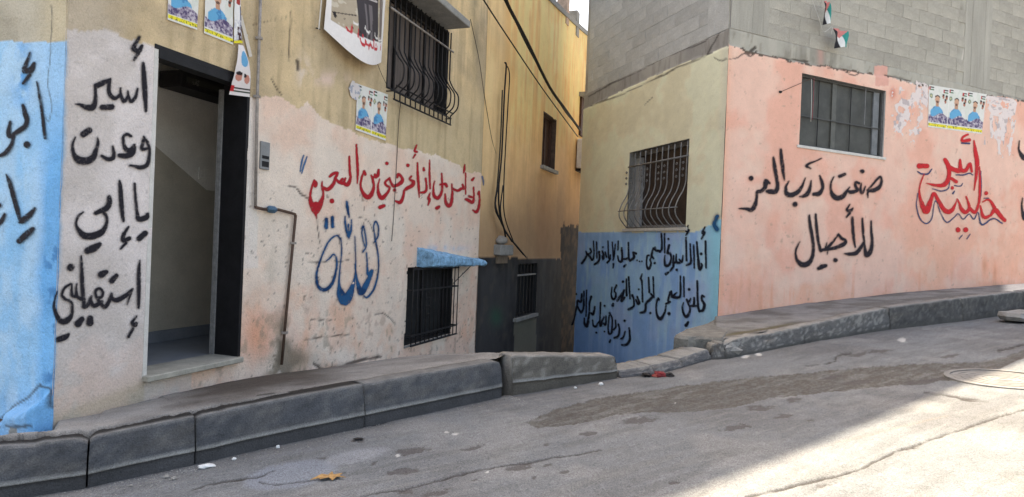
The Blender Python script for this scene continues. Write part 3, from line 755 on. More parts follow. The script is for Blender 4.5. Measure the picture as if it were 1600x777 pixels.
for rad in (rp, rp*.86):
    pm2 = [END.pt(hc[0], hc[1], .01), END.pt(hc[0], hc[1], -.25)]
pm.tube([END.pt(hc[0], hc[1], -.28), END.pt(hc[0], hc[1], .08)], rp*1.0, 20, caps=False); pm.tube([END.pt(hc[0], hc[1], -.28), END.pt(hc[0], hc[1], .08)], rp*.84, 20, caps=False)
a = len(pm.v)-40-40
V_ = pm.v; 
pm.f += [(20+k, 20+(k+1) % 20, 60+(k+1) % 20, 60+k) for k in range(20)]; pm.m += [0]*20
pm.build('drain_pipe', M_rust, left_house)
pm = MB(); wbox(pm, END, hole[0]-.1, hole[1]+.1, hole[2]-.1, hole[3]+.1, -.33, -.28); pm.build('drain_back', M_dark, left_house)
# roof and hidden sides so that the house has a body
hb = MB(); wbox(hb, LW, cs+.02, S_END, 5.1, 5.25, -5.2, -.01); hb.build('roof', M_conc, left_house)

# doorway -----------------------------------------------------------
d0, d1, dz0, dz1 = DOOR
print('door size', d1-d0, dz1-dz0)
rv = MB(); RD = .23
wbox(rv, LW, d1-.001, d1+.03, dz0, dz1, -RD, .006); wbox(rv, LW, d0-.03, d1+.03, dz1, dz1+.03, -RD, .006)
rv.build('door_reveal', M_black, left_house)
rv = MB(); wbox(rv, LW, d0-.03, d0+.001, dz0, dz1, -RD, .003); rv.build('door_reveal', M_white, left_house)
rv = MB(); wbox(rv, LW, d0, d1, dz1-.055, dz1-.002, -.10, .010); wbox(rv, LW, d1-.004, d1+.018, dz0, dz1, -.02, .012); rv.build('black_painted_edge', M_black, left_house)
# slim steel frame at the back of the reveal
rv = MB(); wbox(rv, LW, d1-.016, d1-.003, dz0, dz1-.06, -RD-.03, -RD+.012); wbox(rv, LW, d0, d0+.02, dz0, dz1-.06, -RD-.03, -RD+.01); rv.build('door_frame', M_iron2, left_house)
th_ = MB(); wbox(th_, LW, d0-.03, d1+.02, dz0-.035, dz0+.006, -RD-.02, .055); o = th_.build('threshold', M_marble, left_house, bevel=.006)
# hall behind the door
HD = 1.05; HS0 = cs+.14
hm = MB(); wbox(hm, LW, HS0, d1+2.3, dz0-.05, dz0-.001, -HD-1.5, -RD-.02); hm.build('hall_floor', M_hallfl, left_house)
hm = MB(); wbox(hm, LW, HS0, d1+2.3, dz1+.35, dz1+.42, -HD-1.5, -.24); hm.build('hall_ceiling', M_hallup, left_house)
hm = MB(); wbox(hm, LW, HS0, d1+2.3, dz0, dz1+.35, -HD-.08, -HD); hm.build('hall_wall', M_hallup, left_house)
hm = MB(); wbox(hm, LW, HS0-.06, HS0, dz0, dz1+.35, -HD-1.5, -.24); wbox(hm, LW, d1+2.3, d1+2.4, dz0, dz1+.35, -HD-1.5, -.24); hm.build('hall_wall', M_hallup, left_house)
bw = lambda px, py: LW.uvo(px, py, -HD)
a = bw(240, 226); b = bw(322, 297); c = bw(365, 298)
dd = MB(); P = LW.pt; o_ = -HD+.004
sl_ = (b[1]-a[1])/(b[0]-a[0]); sL = HS0+.01; zL = a[1]+sl_*(sL-a[0])
zb = dz0
def dadov(off): return [P(sL, zb, off), P(b[0], zb, off), P(d1+2.29, zb, off), P(sL, min(zL, dz1+.3), off), P(b[0], b[1], off), P(d1+2.29, b[1]-.02, off)]
v = dadov(o_)
dd.add(v, [(0, 1, 4, 3), (1, 2, 5, 4)]); dd.build('painted_dado', M_halldn, left_house)
sk = MB(); q0 = bw(232, 512); wbox(sk, LW, HS0+.01, d1+2.2, dz0, dz0+.10, -HD+.005, -HD+.022); sk.build('skirting', M_hallfl, left_house)
# switch plate and the dark box hung under the lintel
q = bw(316, 272); sw = MB(); wbox(sw, LW, q[0]-.055, q[0]+.055, q[1]-.055, q[1]+.055, -HD+.004, -HD+.016); wbox(sw, LW, q[0]-.035, q[0]-.004, q[1]-.035, q[1]+.035, -HD+.016, -HD+.020); wbox(sw, LW, q[0]+.004, q[0]+.035, q[1]-.035, q[1]+.035, -HD+.016, -HD+.020)
sw.build('switch_plate', M_hallup, left_house, bevel=.003)
q1 = LW.uvo(284, 108, -.7); q2 = LW.uvo(356, 160, -.7)
bxm = MB(); wbox(bxm, LW, q1[0], q2[0]+.35, q2[1]+.02, q1[1], -.95, -.7); o = bxm.build('ventilation_box', M_iron, left_house, bevel=.01)
bm2 = MB(); wbox(bm2, LW, q1[0]+.05, q2[0]+.3, q2[1]+.06, q1[1]-.05, -.7, -.69); bm2.build('glass_panel', M_glass, o)

# windows -----------------------------------------------------------
def window_box(W, R, depth, parent, label=None, glass=M_glass, rmat=M_dark, frame=M_iron, mull=2, name='window', fr=.03):
    s0, s1, z0, z1 = R; wn = MB(); 
    wbox(wn, W, s0-.03, s1+.03, z0-.03, z1+.03, -depth-.03, -depth); o = wn.build(name, glass, parent)
    if label: o['label'] = label
    reveal(W, (s0, s1, z0, z1), depth, 'reveal', rmat, o)
    f = MB(); wbox(f, W, s0, s0+fr, z0, z1, -depth+.001, -depth+.035); wbox(f, W, s1-fr, s1, z0, z1, -depth+.001, -depth+.035)
    wbox(f, W, s0+fr, s1-fr, z0, z0+fr, -depth+.001, -depth+.035); wbox(f, W, s0+fr, s1-fr, z1-fr, z1, -depth+.001, -depth+.035)
    for k in range(1, mull):
        c = s0+(s1-s0)*k/mull; wbox(f, W, c-.015, c+.015, z0+fr, z1-fr, -depth+.002, -depth+.03)
    f.build('frame', frame, o); return o
# upper window with bellied grille
s0, s1, z0, z1 = ULW
M_ulw = surf('brown_grey_curtain_and_glass', color=(.13, .105, .095), rough=.6, vary=.5, vscale=5, stretch=(6, 6, .6), bump=None)
w1 = window_box(LW, ULW, .16, left_house, 'upper barred window with bellied dark iron grille', glass=M_ulw, mull=4)
nb = 13; bl = .19
for k in range(nb):
    s = s0+.02+(s1-s0-.04)*k/(nb-1); H = z1-z0
    prof = [(.05, z1-.01), (.05, z0+H*.48), (.06, z0+H*.40), (.11, z0+H*.31), (.18, z0+H*.22), (bl, z0+H*.13), (.17, z0+H*.05), (.10, z0-.015), (.085, z0-.04), (.085, z0-.14)]
    pr = catmull([(a, b, 0) for a, b in prof], 4); b_ = MB(); b_.tube([LW.pt(s, p[1], p[0]) for p in pr], .0095, 6); b_.build('bar', M_iron, w1, smooth=True)
for (zz_, oo, ov, tk) in ((z1-.24, .06, .08, .013), (z0+.005, .115, .0, .009), (z0-.055, .085, .0, .008), (z0-.14, .085, .0, .010)):
    b_ = MB(); b_.tube([LW.pt(s0-ov, zz_, oo), LW.pt(s1+ov*.5, zz_, oo)], tk, 6); b_.build('rail', M_steel if ov else M_iron, w1, smooth=True)
for s in (s0-.01, s1+.01):
    b_ = MB(); b_.tube([LW.pt(s, z0-.055, .0), LW.pt(s, z0-.055, .085)], .008, 6); b_.build('rail', M_iron, w1)
# concrete canopy above it
ca = LW.uv(612, -6)[0]; cb = LW.uv(716, 50)[0]
cn = MB(); z_ = LW.uvo(735, 44, .34)[1]
wbox(cn, LW, s0-.1, LW.uvo(735, 44, .34)[0], z_, z_+.085, -.02, .34); cn.build('window_canopy', M_conc, left_house, bevel=.012, segs=2)
# lower window with box grille
s0, s1, z0, z1 = LLW
w2 = window_box(LW, LLW, .14, left_house, 'low barred window half below a blue canopy', glass=M_dark, mull=2)
nb = 12; G0, G1 = s0+.0, s1+.02
for k in range(nb):
    s = G0+(G1-G0)*k/(nb-1); b_ = MB(); b_.tube([LW.pt(s, z1+.0, .085), LW.pt(s, z0-.005, .085)], .0075, 6); b_.build('bar', M_iron, w2, smooth=True)
for zz_ in (z1-.02, z1-.27, z0+.12, z0+.0):
    b_ = MB(); wbox(b_, LW, G0-.01, G1+.01, zz_-.010, zz_+.010, .079, .092); b_.build('rail', M_iron, w2)
for s in (G0, G1):
    for zz_ in (z1-.27, z0+.12):
        b_ = MB(); b_.tube([LW.pt(s, zz_, -.01), LW.pt(s, zz_, .085)], .009, 6); b_.build('rail', M_iron, w2)
sm = MB(); wbox(sm, LW, s0-.02, s1+.0, z0-.03, z0-.004, -.1, .012); sm.build('sill', M_conc, left_house)
scr = MB()
cx_, cz_ = (s0*.68+s1*.32), (z0+z1)/2
for q in range(4):
    for sg in (-1, 1):
        pts = []
        for k in range(14):
            a_ = k/13*4.6; r_ = .045*(1-k/16); pts.append(LW.pt(cx_+sg*(r_*math.cos(a_)), cz_+.16-q*.1+r_*math.sin(a_), .095))
        scr.tube(pts, .0045, 4)
scr.build('scrollwork', M_iron, w2, smooth=True)
# blue canopy: thick lumpy concrete slab
bc = MB(); sa = LW.uv(651, 400)[0]; sb_ = LW.uvo(761, 405, .28)[0]; zt = LW.uvo(758, 401, .28)[1]; zb_ = LW.uvo(760, 415, .28)[1]
bcz = .045
NS = 26; V = []; 
prof = [(-.02, -.0), (.12, 0), (.24, 0), (.28, .012), (.285, .05), (.28, .088), (.255, .10), (.14, .115), (.05, .135), (-.02, .15)]
for i in range(NS+1):
    s = sa+(sb_-sa)*i/NS
    for k, (a, b) in enumerate(prof):
        nz = mn.noise_vector(Vector((s*13, k*.9, 2.2))); e_ = .012*(1 if 0 < k < 9 else 0)
        V.append(LW.pt(s+nz.z*.01, zb_+b*(1.65-.95*i/NS)+nz.x*e_*2.2, a*(.8+.2*i/NS)+nz.y*e_))
F = [(i*10+k, (i+1)*10+k, (i+1)*10+k+1, i*10+k+1) for i in range(NS) for k in range(9)]
bc.add(V, F); n_ = NS*10
for i in (0, NS): bc.f.append(tuple(i*10+k for k in range(10))); bc.m.append(0)
bc.build('window_canopy', M_bluec, left_house)['label'] = 'lumpy blue painted canopy over the low window'
bc = MB(); bc.tube([LW.pt(s1+.03, z1-.25, .0), LW.pt(s1+.20, zb_+.01, .2)], .006, 5); bc.build('canopy_brace', M_iron, left_house)

# meter box recess, pipes -------------------------------------------
q = rect_px(LW, (405, 222), (419, 222), (418, 266), (404, 264)); mb = MB(); wbox(mb, LW, q[0], q[1], q[2], q[3], -.01, .022); mbo = mb.build('meter_box', M_alum, left_house, bevel=.004)
mb = MB(); wbox(mb, LW, q[0]+.012, q[1]-.012, q[2]+.02, q[2]+.065, .022, .024); wbox(mb, LW, q[0]+.012, q[1]-.012, q[2]+.085, q[2]+.11, .022, .024); mb.build('dark_slot', M_dark, mbo)
pipe = thing('water_pipe', 'thin vertical pipe with blue valve running down right of the doorway', 'pipe', tuple(LW.pt(LW.uv(440, 568)[0], LW.uv(440, 568)[1], .03)))
A_ = lambda x, y, o=.03: LW.at(x, y, o)
tb = MB(); tb.tube([A_(407, -6), A_(405, 60), A_(402, 150), A_(399, 322)], .0125, 8); tb.build('pipe_section', M_steel, pipe, smooth=True)
tb = MB(); tb.tube([A_(399, 320), A_(399, 324), A_(412, 327), A_(436, 328), A_(455, 333), A_(461, 335), A_(462, 340)], .0125, 8); tb.build('pipe_section', M_rust, pipe, smooth=True)
tb = MB(); tb.tube([A_(462, 336), A_(451, 450), A_(440, 570)], .0125, 8); tb.build('pipe_section', M_rust, pipe, smooth=True)
tb = MB(); tb.tube([A_(418, 327), A_(421, 327), A_(428, 328), A_(431, 328)], [.018, .030, .030, .018], 10); tb.tube([A_(424.5, 327, .03), A_(424.5, 327, .075)], .012, 8); tb.tube([A_(419, 327, .078), A_(431, 328, .078)], .010, 6); tb.build('valve', M_bluev, pipe, smooth=True)
for x, y in ((405, 60), (401.5, 151), (458, 380), (445, 520)):
    tb = MB(); p = A_(x, y, .03); tb.box(p, (.022, .018, .010)); tb.build('pipe_clip', M_steel, pipe)

# ================================================================== ALLEY HOUSE (ochre)
sA0 = AW.uv(771, 390)[0]; sA1 = AW.uv(945, 395)[0]
alley_house = thing('ochre_house', 'tall ochre rendered house along the narrow alley with dark grey painted base', 'house', tuple(AW.pt(sA0, -2.0, 0)))
AWIN = rect_px(AW, (850, 177), (869, 188), (866, 266), (846, 259))
GWIN = rect_px(AW, (808, 411), (839, 413), (836, 489), (805, 496))
roofl = zline([(700, -160), (865, 0), (884, 19), (900, 34), (920, 52), (960, 88)])
def col_AW(px, py, s, z):
    n1 = fbm(s*1.2, z*1.2, 1); strk = fbm(s*7, z*.5, 4); n2 = fbm(s*6, z*6, 2); st2 = fbm(s*22, z*1.0, 9)
    C = mix(np.tile(lin((244, 206, 148)), (len(s), 1)), lin((224, 184, 128)), ss(.38, .66, strk))
    C = mix(C, lin((250, 218, 166)), ss(.5, .7, n1)*.6)
    C = mix(C, lin((184, 146, 102)), ss(.55, .75, st2)*.45)
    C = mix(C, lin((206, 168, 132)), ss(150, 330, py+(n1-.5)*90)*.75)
    C = mix(C, lin((128, 104, 86)), ss(270, 370, py+(n1-.5)*60)*.6)  # lower wall darkened: grime, plus alley shade put into the colour
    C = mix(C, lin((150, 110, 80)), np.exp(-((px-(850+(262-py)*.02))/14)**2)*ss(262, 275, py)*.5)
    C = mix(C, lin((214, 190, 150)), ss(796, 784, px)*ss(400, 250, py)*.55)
    bt = 402+(px-770)*.02
    g = py > bt+(n2-.5)*5
    G = mix(np.tile(lin((60, 59, 60)), (len(s), 1)), lin((44, 43, 44)), ss(.4, .6, n1)); G = mix(G, lin((84, 78, 70)), ss(.55, .75, n2)*.4); G = mix(G, lin((34, 32, 32)), ss(.5, .7, strk)*.5)
    G = mix(G, lin((30, 92, 68)), np.exp(-((px-774)/9)**2-((py-495)/14)**2)*.55)
    G = mix(G, lin((112, 108, 94)), ((px > 802) & (px < 837) & (py > 497)).astype(float))
    C = np.where(g[:, None], G, C)
    C[~g] = np.clip(C[~g]*np.array([1.12, 1.06, .98]), 0, .86)
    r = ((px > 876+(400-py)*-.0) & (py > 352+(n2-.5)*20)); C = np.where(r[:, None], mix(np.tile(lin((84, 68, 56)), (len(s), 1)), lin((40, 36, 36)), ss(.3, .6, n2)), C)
    return C
sg = [sA0-.6]
while sg[-1] < sA1: sg.append(sg[-1]+(4.24+.947*sg[-1])*.0042)
def keepA(s, z):
    px, py = project(AW.pts(s, z, np.zeros_like(s))); return py > roofl(px)
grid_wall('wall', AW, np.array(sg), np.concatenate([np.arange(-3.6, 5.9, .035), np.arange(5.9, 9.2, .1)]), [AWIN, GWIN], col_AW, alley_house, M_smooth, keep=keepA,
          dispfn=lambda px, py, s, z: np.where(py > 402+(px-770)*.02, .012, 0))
# parapet coping and stepped posts on the roof edge
def copl(pts, th, name, mat, o0=-.22, o1=.03):
    b = MB()
    for a, c in zip(pts[:-1], pts[1:]):
        p, q = AW.uv(*a), AW.uv(*c); P = AW.pt
        b.hexa([P(p[0], p[1]-th, o0), P(q[0], q[1]-th, o0), P(q[0], q[1]-th, o1), P(p[0], p[1]-th, o1), P(p[0], p[1], o0), P(q[0], q[1], o0), P(q[0], q[1], o1), P(p[0], p[1], o1)])
    return b.build(name, mat, alley_house)
copl([(700, -160), (780, -83), (865, 0), (884, 19), (900, 34), (920, 52), (960, 88)], .10, 'roof_edge', M_conc)
pb = MB(); a = AW.uv(886, 24); wbox(pb, AW, a[0]-.10, a[0]+.10, a[1]-.2, a[1]+1.1, -.2, .02); pb.build('roof_post', surf('pinkish_render', color=(.50, .36, .28), rough=.9), alley_house)
pb = MB(); a = AW.uv(902, 36); wbox(pb, AW, a[0]-.10, a[0]+.12, a[1]-.3, a[1]+.25, -.2, .02); pb.build('roof_post', M_rubble, alley_house)
hb = MB(); wbox(hb, AW, sA0-.5, sA1+1, -3.6, 3.9, -.5, -.30); wbox(hb, AW, sA1, sA1+.2, -3.6, 5.3, -3.0, -.02); hb.build('back_wall', M_conc, alley_house)
aw = window_box(AW, AWIN, .12, alley_house, 'dark brown shuttered window high on the alley wall', glass=M_wood, rmat=M_rust, frame=M_wood, mull=2)
sm = MB(); wbox(sm, AW, AWIN[0]-.08, AWIN[1]+.08, AWIN[2]-.07, AWIN[2]-.004, -.1, .07); sm.build('sill', M_rubble, aw)
gw = window_box(AW, GWIN, .14, alley_house, 'black barred window low in the grey painted base', glass=M_dark, rmat=M_dark, mull=1)
for k in range(6):
    s = GWIN[0]+(GWIN[1]-GWIN[0])*(k+.5)/6; b_ = MB(); b_.tube([AW.pt(s, GWIN[2], -.03), AW.pt(s, GWIN[3], -.03)], .010, 5); b_.build('bar', M_iron, gw)
b_ = MB(); wbox(b_, AW, GWIN[0], GWIN[1], GWIN[3]-.22, GWIN[3]-.19, -.04, -.01); b_.build('rail', M_iron2, gw)
sm = MB(); wbox(sm, AW, GWIN[0]-.14, GWIN[1]+.0, GWIN[2]-.06, GWIN[2]-.004, -.1, .07); sm.build('sill', M_conc, gw)
fs = AW.uv(911, 180); fz = AW.uv(908, 153)[1]; fz0 = AW.uv(908, 214)[1]
b_ = MB(); wbox(b_, AW, fs[0]-.35, fs[0]+.7, fz0, fz, .0, .05); b_.build('window', M_wood, alley_house)['label'] = 'narrow dark window at the far end of the alley'
b_ = MB(); wbox(b_, AW, fs[0]-.45, fs[0]+.8, fz, fz+.09, .0, .16); b_.build('window_canopy', M_conc, alley_house)
ac = thing('air_conditioner', 'pale boxy air conditioner unit fixed high at the far end of the alley', 'air conditioner', tuple(AW.pt(fs[0], AW.uv(905, 268)[1], .1)))
b_ = MB(); wbox(b_, AW, fs[0]-.55, fs[0]+.35, AW.uv(905, 266)[1], AW.uv(905, 220)[1], .02, .30); b_.build('casing', M_cream, ac, bevel=.02)
b_ = MB(); wbox(b_, AW, fs[0]-.5, fs[0]+.3, AW.uv(905, 270)[1], AW.uv(905, 266)[1]-.002, .0, .34); b_.build('bracket', M_iron, ac)
b_ = MB()
for k in range(7): z_ = AW.uv(905, 260)[1]+.08*k; wbox(b_, AW, fs[0]-.5, fs[0]+.3, z_, z_+.02, .30, .31)
b_.build('grille', M_iron2, ac)
# concrete gate post stub with a bag on it, between the two houses
gp = thing('gate_pillar', 'short concrete lintel stub and pillar at the mouth of the alley', 'pillar', tuple(LW.pt(S_END, -1.8, .05)))
zt_ = LW.uv(770, 382)[1]; zb2 = LW.uv(770, 399)[1]
b_ = MB(); wbox(b_, LW, S_END-.05, S_END+.55, zb2, zt_, -.06, .14); b_.build('lintel', M_conc, gp, bevel=.015)
b_ = MB(); wbox(b_, LW, S_END+.02, S_END+.5, zb2-.13, zb2-.003, -.06, .06); b_.build('support', surf('brown_stone', color=(.2, .15, .11)), gp)
bag = thing('cloth_bundle', 'pale crumpled bundle lying on the concrete stub by the loose cables', 'bundle', tuple(LW.pt(S_END+.2, zt_, .05)))
b_ = MB(); V = []; n1_, n2_ = 14, 8
for j in range(n2_+1):
    for i in range(n1_):
        a = 2*math.pi*i/n1_; e = math.pi*j/n2_; v = Vector((math.cos(a)*math.sin(e), math.sin(a)*math.sin(e), math.cos(e))); nz = 1+.35*mn.noise(v*2.3)
        V.append(LW.pt(S_END+.18+.19*v.x*nz, zt_+.07+.075*v.z*nz, .05+.08*v.y*nz))
b_.add(V, [(j*n1_+i, j*n1_+(i+1) % n1_, (j+1)*n1_+(i+1) % n1_, (j+1)*n1_+i) for j in range(n2_) for i in range(n1_)]); b_.build('bundle', surf('pale_grey_cloth', color=(.36, .33, .30)), bag, smooth=True)

# ================================================================== RIGHT HOUSE (painted base, concrete block upper storey)
right_house = thing('block_house', 'corner house with pink and yellow painted base and bare concrete block storey above', 'house', tuple(PW.pt(0, -1.0, 0)))
PWIN = rect_px(PW, (1250, 118), (1383, 140), (1377, 242), (1247, 231))
YWIN = rect_px(YW, (1078, 218), (986, 238), (981, 357), (1075, 356))
YWIN = (YWIN[0], YWIN[1], YWIN[2], YWIN[3])
if YWIN[0] > YWIN[1]: YWIN = (YWIN[1], YWIN[0], YWIN[2], YWIN[3])
print('pwin', PWIN, 'ywin', YWIN)
ptop = zline([(1137, 71), (1200, 88), (1250, 100), (1300, 107), (1390, 123), (1450, 138), (1520, 146), (1600, 158), (1800, 190)])
ytop = zline([(900, 178), (921, 168), (980, 139), (1060, 103), (1110, 84), (1137, 73)])
ZB = .5*(PW.uv(1137, 45)[1]+YW.uv(1137, 45)[1]); print('beam top z', ZB)
ZBY = YW.uv(925, 143)[1]; print('beam z at far end', ZBY)
ZTOP = 5.25
pcr = parse("1137,92,1 1150,90,2 1160,84,2 1172,88,2 1182,80,3;1160,75,4 1168,84,5 1180,74,5;1200,88,2 1225,93,2 1243,95,2 1262,97,3;1290,107,2 1310,108,2 1330,118,2 1342,113,2;1380,118,2 1400,121,2 1420,126,2;1310,73,1.5 1342,78,2;1370,84,1.5 1392,86,2;1404,90,4 1408,91,4;1248,62,5 1252,62,2 1262,64,1.5;1203,52,3 1208,57,2 1222,56,2;1440,98,1.5 1470,102,2 1490,106,2;1545,117,2 1562,119,2;1518,133,2 1526,133,4", 0, 0, 1)
def col_PW(px, py, s, z):
    n1 = fbm(s*1.6, z*1.6, 1); n2 = fbm(s*6, z*6, 2); strk = fbm(s*9, z*.9, 4)
    K = mix(np.tile(lin((172, 168, 157)), (len(s), 1)), lin((150, 146, 136)), ss(.38, .62, n1)); K = mix(K, lin((186, 180, 168)), ss(.52, .7, strk)*.5)
    K = mix(K, lin((120, 112, 100)), ss(.6, .72, fbm(s*12, z*5, 7))*.35)
    pl = ptop(px)+(n2-.5)*9
    Pn = mix(np.tile(lin((221, 172, 158)), (len(s), 1)), lin((212, 158, 142)), ss(.4, .62, n1))
    Pn = mix(Pn, lin((224, 160, 140)), ss(.42, .6, fbm(s*.9, z*.9, 11))*ss(260, 440, py))
    Pn = mix(Pn, lin((228, 186, 172)), ss(.5, .7, fbm(s*2.3, z*2.3, 14))*.35)
    Pn = mix(Pn, lin((226, 150, 124)), np.exp(-((px-(1131+(70-py)*.04))/10)**2)*.75)
    Pn = mix(Pn, lin((196, 140, 116)), ss(.55, .75, strk)*ss(380, 480, py)*.6)
    Pn = mix(Pn, lin((180, 116, 84)), np.exp(-((px-1536)/5)**2-((py-415)/18)**2)*.6+np.exp(-((px-1552)/3)**2-((py-425)/14)**2)*.4)
    Pn = mix(Pn, lin((150, 128, 116)), ss(.77, .80, fbm(s*13, z*13, 21))*.5)
    Pn = mix(Pn, lin((150, 128, 110)), ss(18, 0, (503-(px-1120)*.116)-py)*.35*(.5+n2))
    Pn = np.clip(Pn*np.array([1.25, 1.30, 1.25]), 0, .84)
    C = np.where((py > pl)[:, None], Pn, K)
    C = mix(C, lin((222, 165, 150)), ((px > 1365) & (px < 1386) & (py > 103) & (py < 135)).astype(float)*.9)
    C = mix(C, lin((205, 150, 138)), np.exp(-((px-1281)/5)**2-((py-85)/28)**2)*.5)
    C = mix(C, lin((200, 96, 80)), np.exp(-((px-1392)/4)**2-((py-147)/9)**2)*.8)
    C = mix(C, lin((52, 42, 38)), (1-ss(-.8, .8, seg_field(px+(n2-.5)*6, py+(n1-.5)*5, pcr)))*.85)
    ed = np.abs(py-pl) < 1.6; C = np.where((ed & (fbm(s*7, z*7, 30) > .5))[:, None], lin((98, 84, 74)), C)
    pale = [[(1463, 107, 1.5), (1472, 109, 3), (1480, 114, 1.5)], [(1500, 105, 1.5), (1506, 80, 2), (1512, 50, 1)]]
    C = mix(C, lin((214, 206, 196)), (1-ss(-.5, .8, seg_field(px, py, pale)))*.7)
    return C
def col_YW(px, py, s, z):
    n1 = fbm(s*1.6, z*1.6, 1); n2 = fbm(s*6, z*6, 2); strk = fbm(s*10, z*.8, 4)
    K = mix(np.tile(lin((158, 156, 154)), (len(s), 1)), lin((174, 172, 168)), ss(.38, .62, n1)); K = mix(K, lin((120, 114, 110)), ss(.55, .72, fbm(s*14, z*3, 5))*.4)
    ylw = mix(np.tile(lin((226, 218, 190)), (len(s), 1)), lin((214, 205, 176)), ss(.4, .62, n1)); ylw = mix(ylw, lin((198, 194, 176)), ss(1120, 1134, px+(n1-.5)*14)*.6)
    ylw = mix(ylw, lin((226, 212, 172)), ss(990, 910, px)*.5)
    bl = mix(np.tile(lin((132, 172, 205)), (len(s), 1)), lin((116, 156, 192)), ss(.4, .62, fbm(s*3, z*1.2, 8)))
    bl = mix(bl, lin((150, 184, 210)), ss(.5, .72, strk)*.6); bl = mix(bl, lin((140, 160, 186)), ss(.5, .7, n1)*.5)
    bl = mix(bl, lin((116, 180, 214)), ss(1098, 1122, px)*.8); bl = mix(bl, lin((96, 134, 178)), ss(480, 560, py)*ss(1080, 960, px)*.5)
    bl = mix(bl, lin((110, 150, 180)), np.exp(-((py-372)/9)**2)*.5*(px < 1000))
    edge = 363+(n2-.5)*4-ss(1085, 1125, px)*14-ss(0, 1, (px-1112)/10)*6
    bl = np.clip(bl*np.array([1.72, 1.62, 1.7]), 0, .92); ylw = np.clip(ylw*np.array([1.17, 1.21, 1.26]), 0, .84)
    C = np.where((py > edge)[:, None], bl, ylw)
    C = np.where((py < ytop(px)+(n2-.5)*4)[:, None], K, C)
    crk = parse("921,150,1.5 940,140,2 958,130,2.5 985,118,1 1020,102,1 1030,95,3 1052,85,3 1075,75,2 1100,65,2 1112,52,2;925,165,1 945,158,3 962,152,2 1000,136,1 1045,115,3 1062,106,3 1100,90,2 1115,82,2;1010,165,.8 1022,153,1;1097,34,4 1098,48,5 1104,44,4;1118,90,1.5 1128,94,2 1137,91,2;1108,85,3 1130,40,2 1132,30,4", 0, 0, 1)
    C = mix(C, lin((58, 54, 52)), (1-ss(-.8, .8, seg_field(px+(n2-.5)*5, py+(n1-.5)*5, crk)))*.8)
    return C
PEND = 8.4
sp = np.concatenate([np.arange(-.024, PEND, .022)]); sp = np.append(sp, PEND)
zp = np.concatenate([np.arange(-1.6, 3.4, .020), np.arange(3.4, ZTOP, .06), [ZTOP]])
proud = lambda z, zb: np.where(z > zb, -.0, .014)
grid_wall('wall', PW, sp, zp, [PWIN], col_PW, right_house, M_smooth, dispfn=lambda px, py, s, z: proud(z, ZB)+.012*ss(-2, 2, py-ptop(px))-.010*(1-ss(-.8, .8, seg_field(px, py, pcr))))
YEND = YW.uv(905, 390)[0]+.02
grid_wall('wall', YW, np.append(np.arange(-.024, YEND, .022), YEND), np.append(np.concatenate([np.arange(-2.8, 3.6, .020), np.arange(3.6, ZTOP, .1)]), ZTOP), [YWIN], col_YW, right_house, M_smooth, dispfn=lambda px, py, s, z: proud(z, ZB)+.012*ss(-2, 2, py-ytop(px)+(fbm(s*8, z*8, 3)-.5)*8))
hb = MB(); cQ = PW.pt(PEND, 0, 0)
a0 = PW.pt(.02, ZTOP-.1, -.03); b0 = PW.pt(PEND, ZTOP-.1, -.03); c0 = b0+np.array([-3.2, 6.2, 0]); d0_ = YW.pt(YEND, ZTOP-.1, -.03)
hb.hexa([a0, b0, c0, d0_, a0+np.array([0, 0, .1]), b0+np.array([0, 0, .1]), c0+np.array([0, 0, .1]), d0_+np.array([0, 0, .1])]); hb.build('roof', M_conc, right_house)
hb = MB(); 
for a, b in ((PW.pt(PEND, 0, 0), c0), (c0, d0_)):
    a = np.array([a[0], a[1], 0]); b = np.array([b[0], b[1], 0]); d = (b-a); d /= np.linalg.norm(d); n_ = np.array([-d[1], d[0], 0])*.15
    lo, hi = np.array([0, 0, -1.5]), np.array([0, 0, ZTOP+CAMZ-.1]); hb.hexa([a+lo, b+lo, b+n_+lo, a+n_+lo, a+hi, b+hi, b+n_+hi, a+n_+hi])
hb.build('back_wall', M_conc, right_house)
# concrete blocks, laid in staggered courses
def block_mesh(L, H, D, seed):
    b = MB(); nx, nz = 5, 3; V = []; 
    for j in range(nz+1):
        for i in range(nx+1):
            e = (i in (0, nx)) or (j in (0, nz)); nzv = mn.noise_vector(Vector((i*1.7+seed*5, j*1.9, seed*2.2)))
            V.append(((i/nx-.5)*L+(nzv.x*.006), D*(1 if not e else .55)+nzv.y*.002, (j/nz-.5)*H+nzv.z*.004))
    F = [(j*(nx+1)+i, j*(nx+1)+i+1, (j+1)*(nx+1)+i+1, (j+1)*(nx+1)+i) for j in range(nz) for i in range(nx)]
    n = len(V); per = list(range(nx+1))+[(j)*(nx+1)+nx for j in range(1, nz+1)]+[nz*(nx+1)+i for i in range(nx-1, -1, -1)]+[j*(nx+1) for j in range(nz-1, 0, -1)]
    for k in per: V.append((V[k][0], -.02, V[k][2]))
    for k in range(len(per)): F.append((per[k], n+k, n+(k+1) % len(per), per[(k+1) % len(per)]))
    b.add(V, F); me = bpy.data.meshes.new('concrete_block'); me.from_pydata(b.v, [], b.f); return me
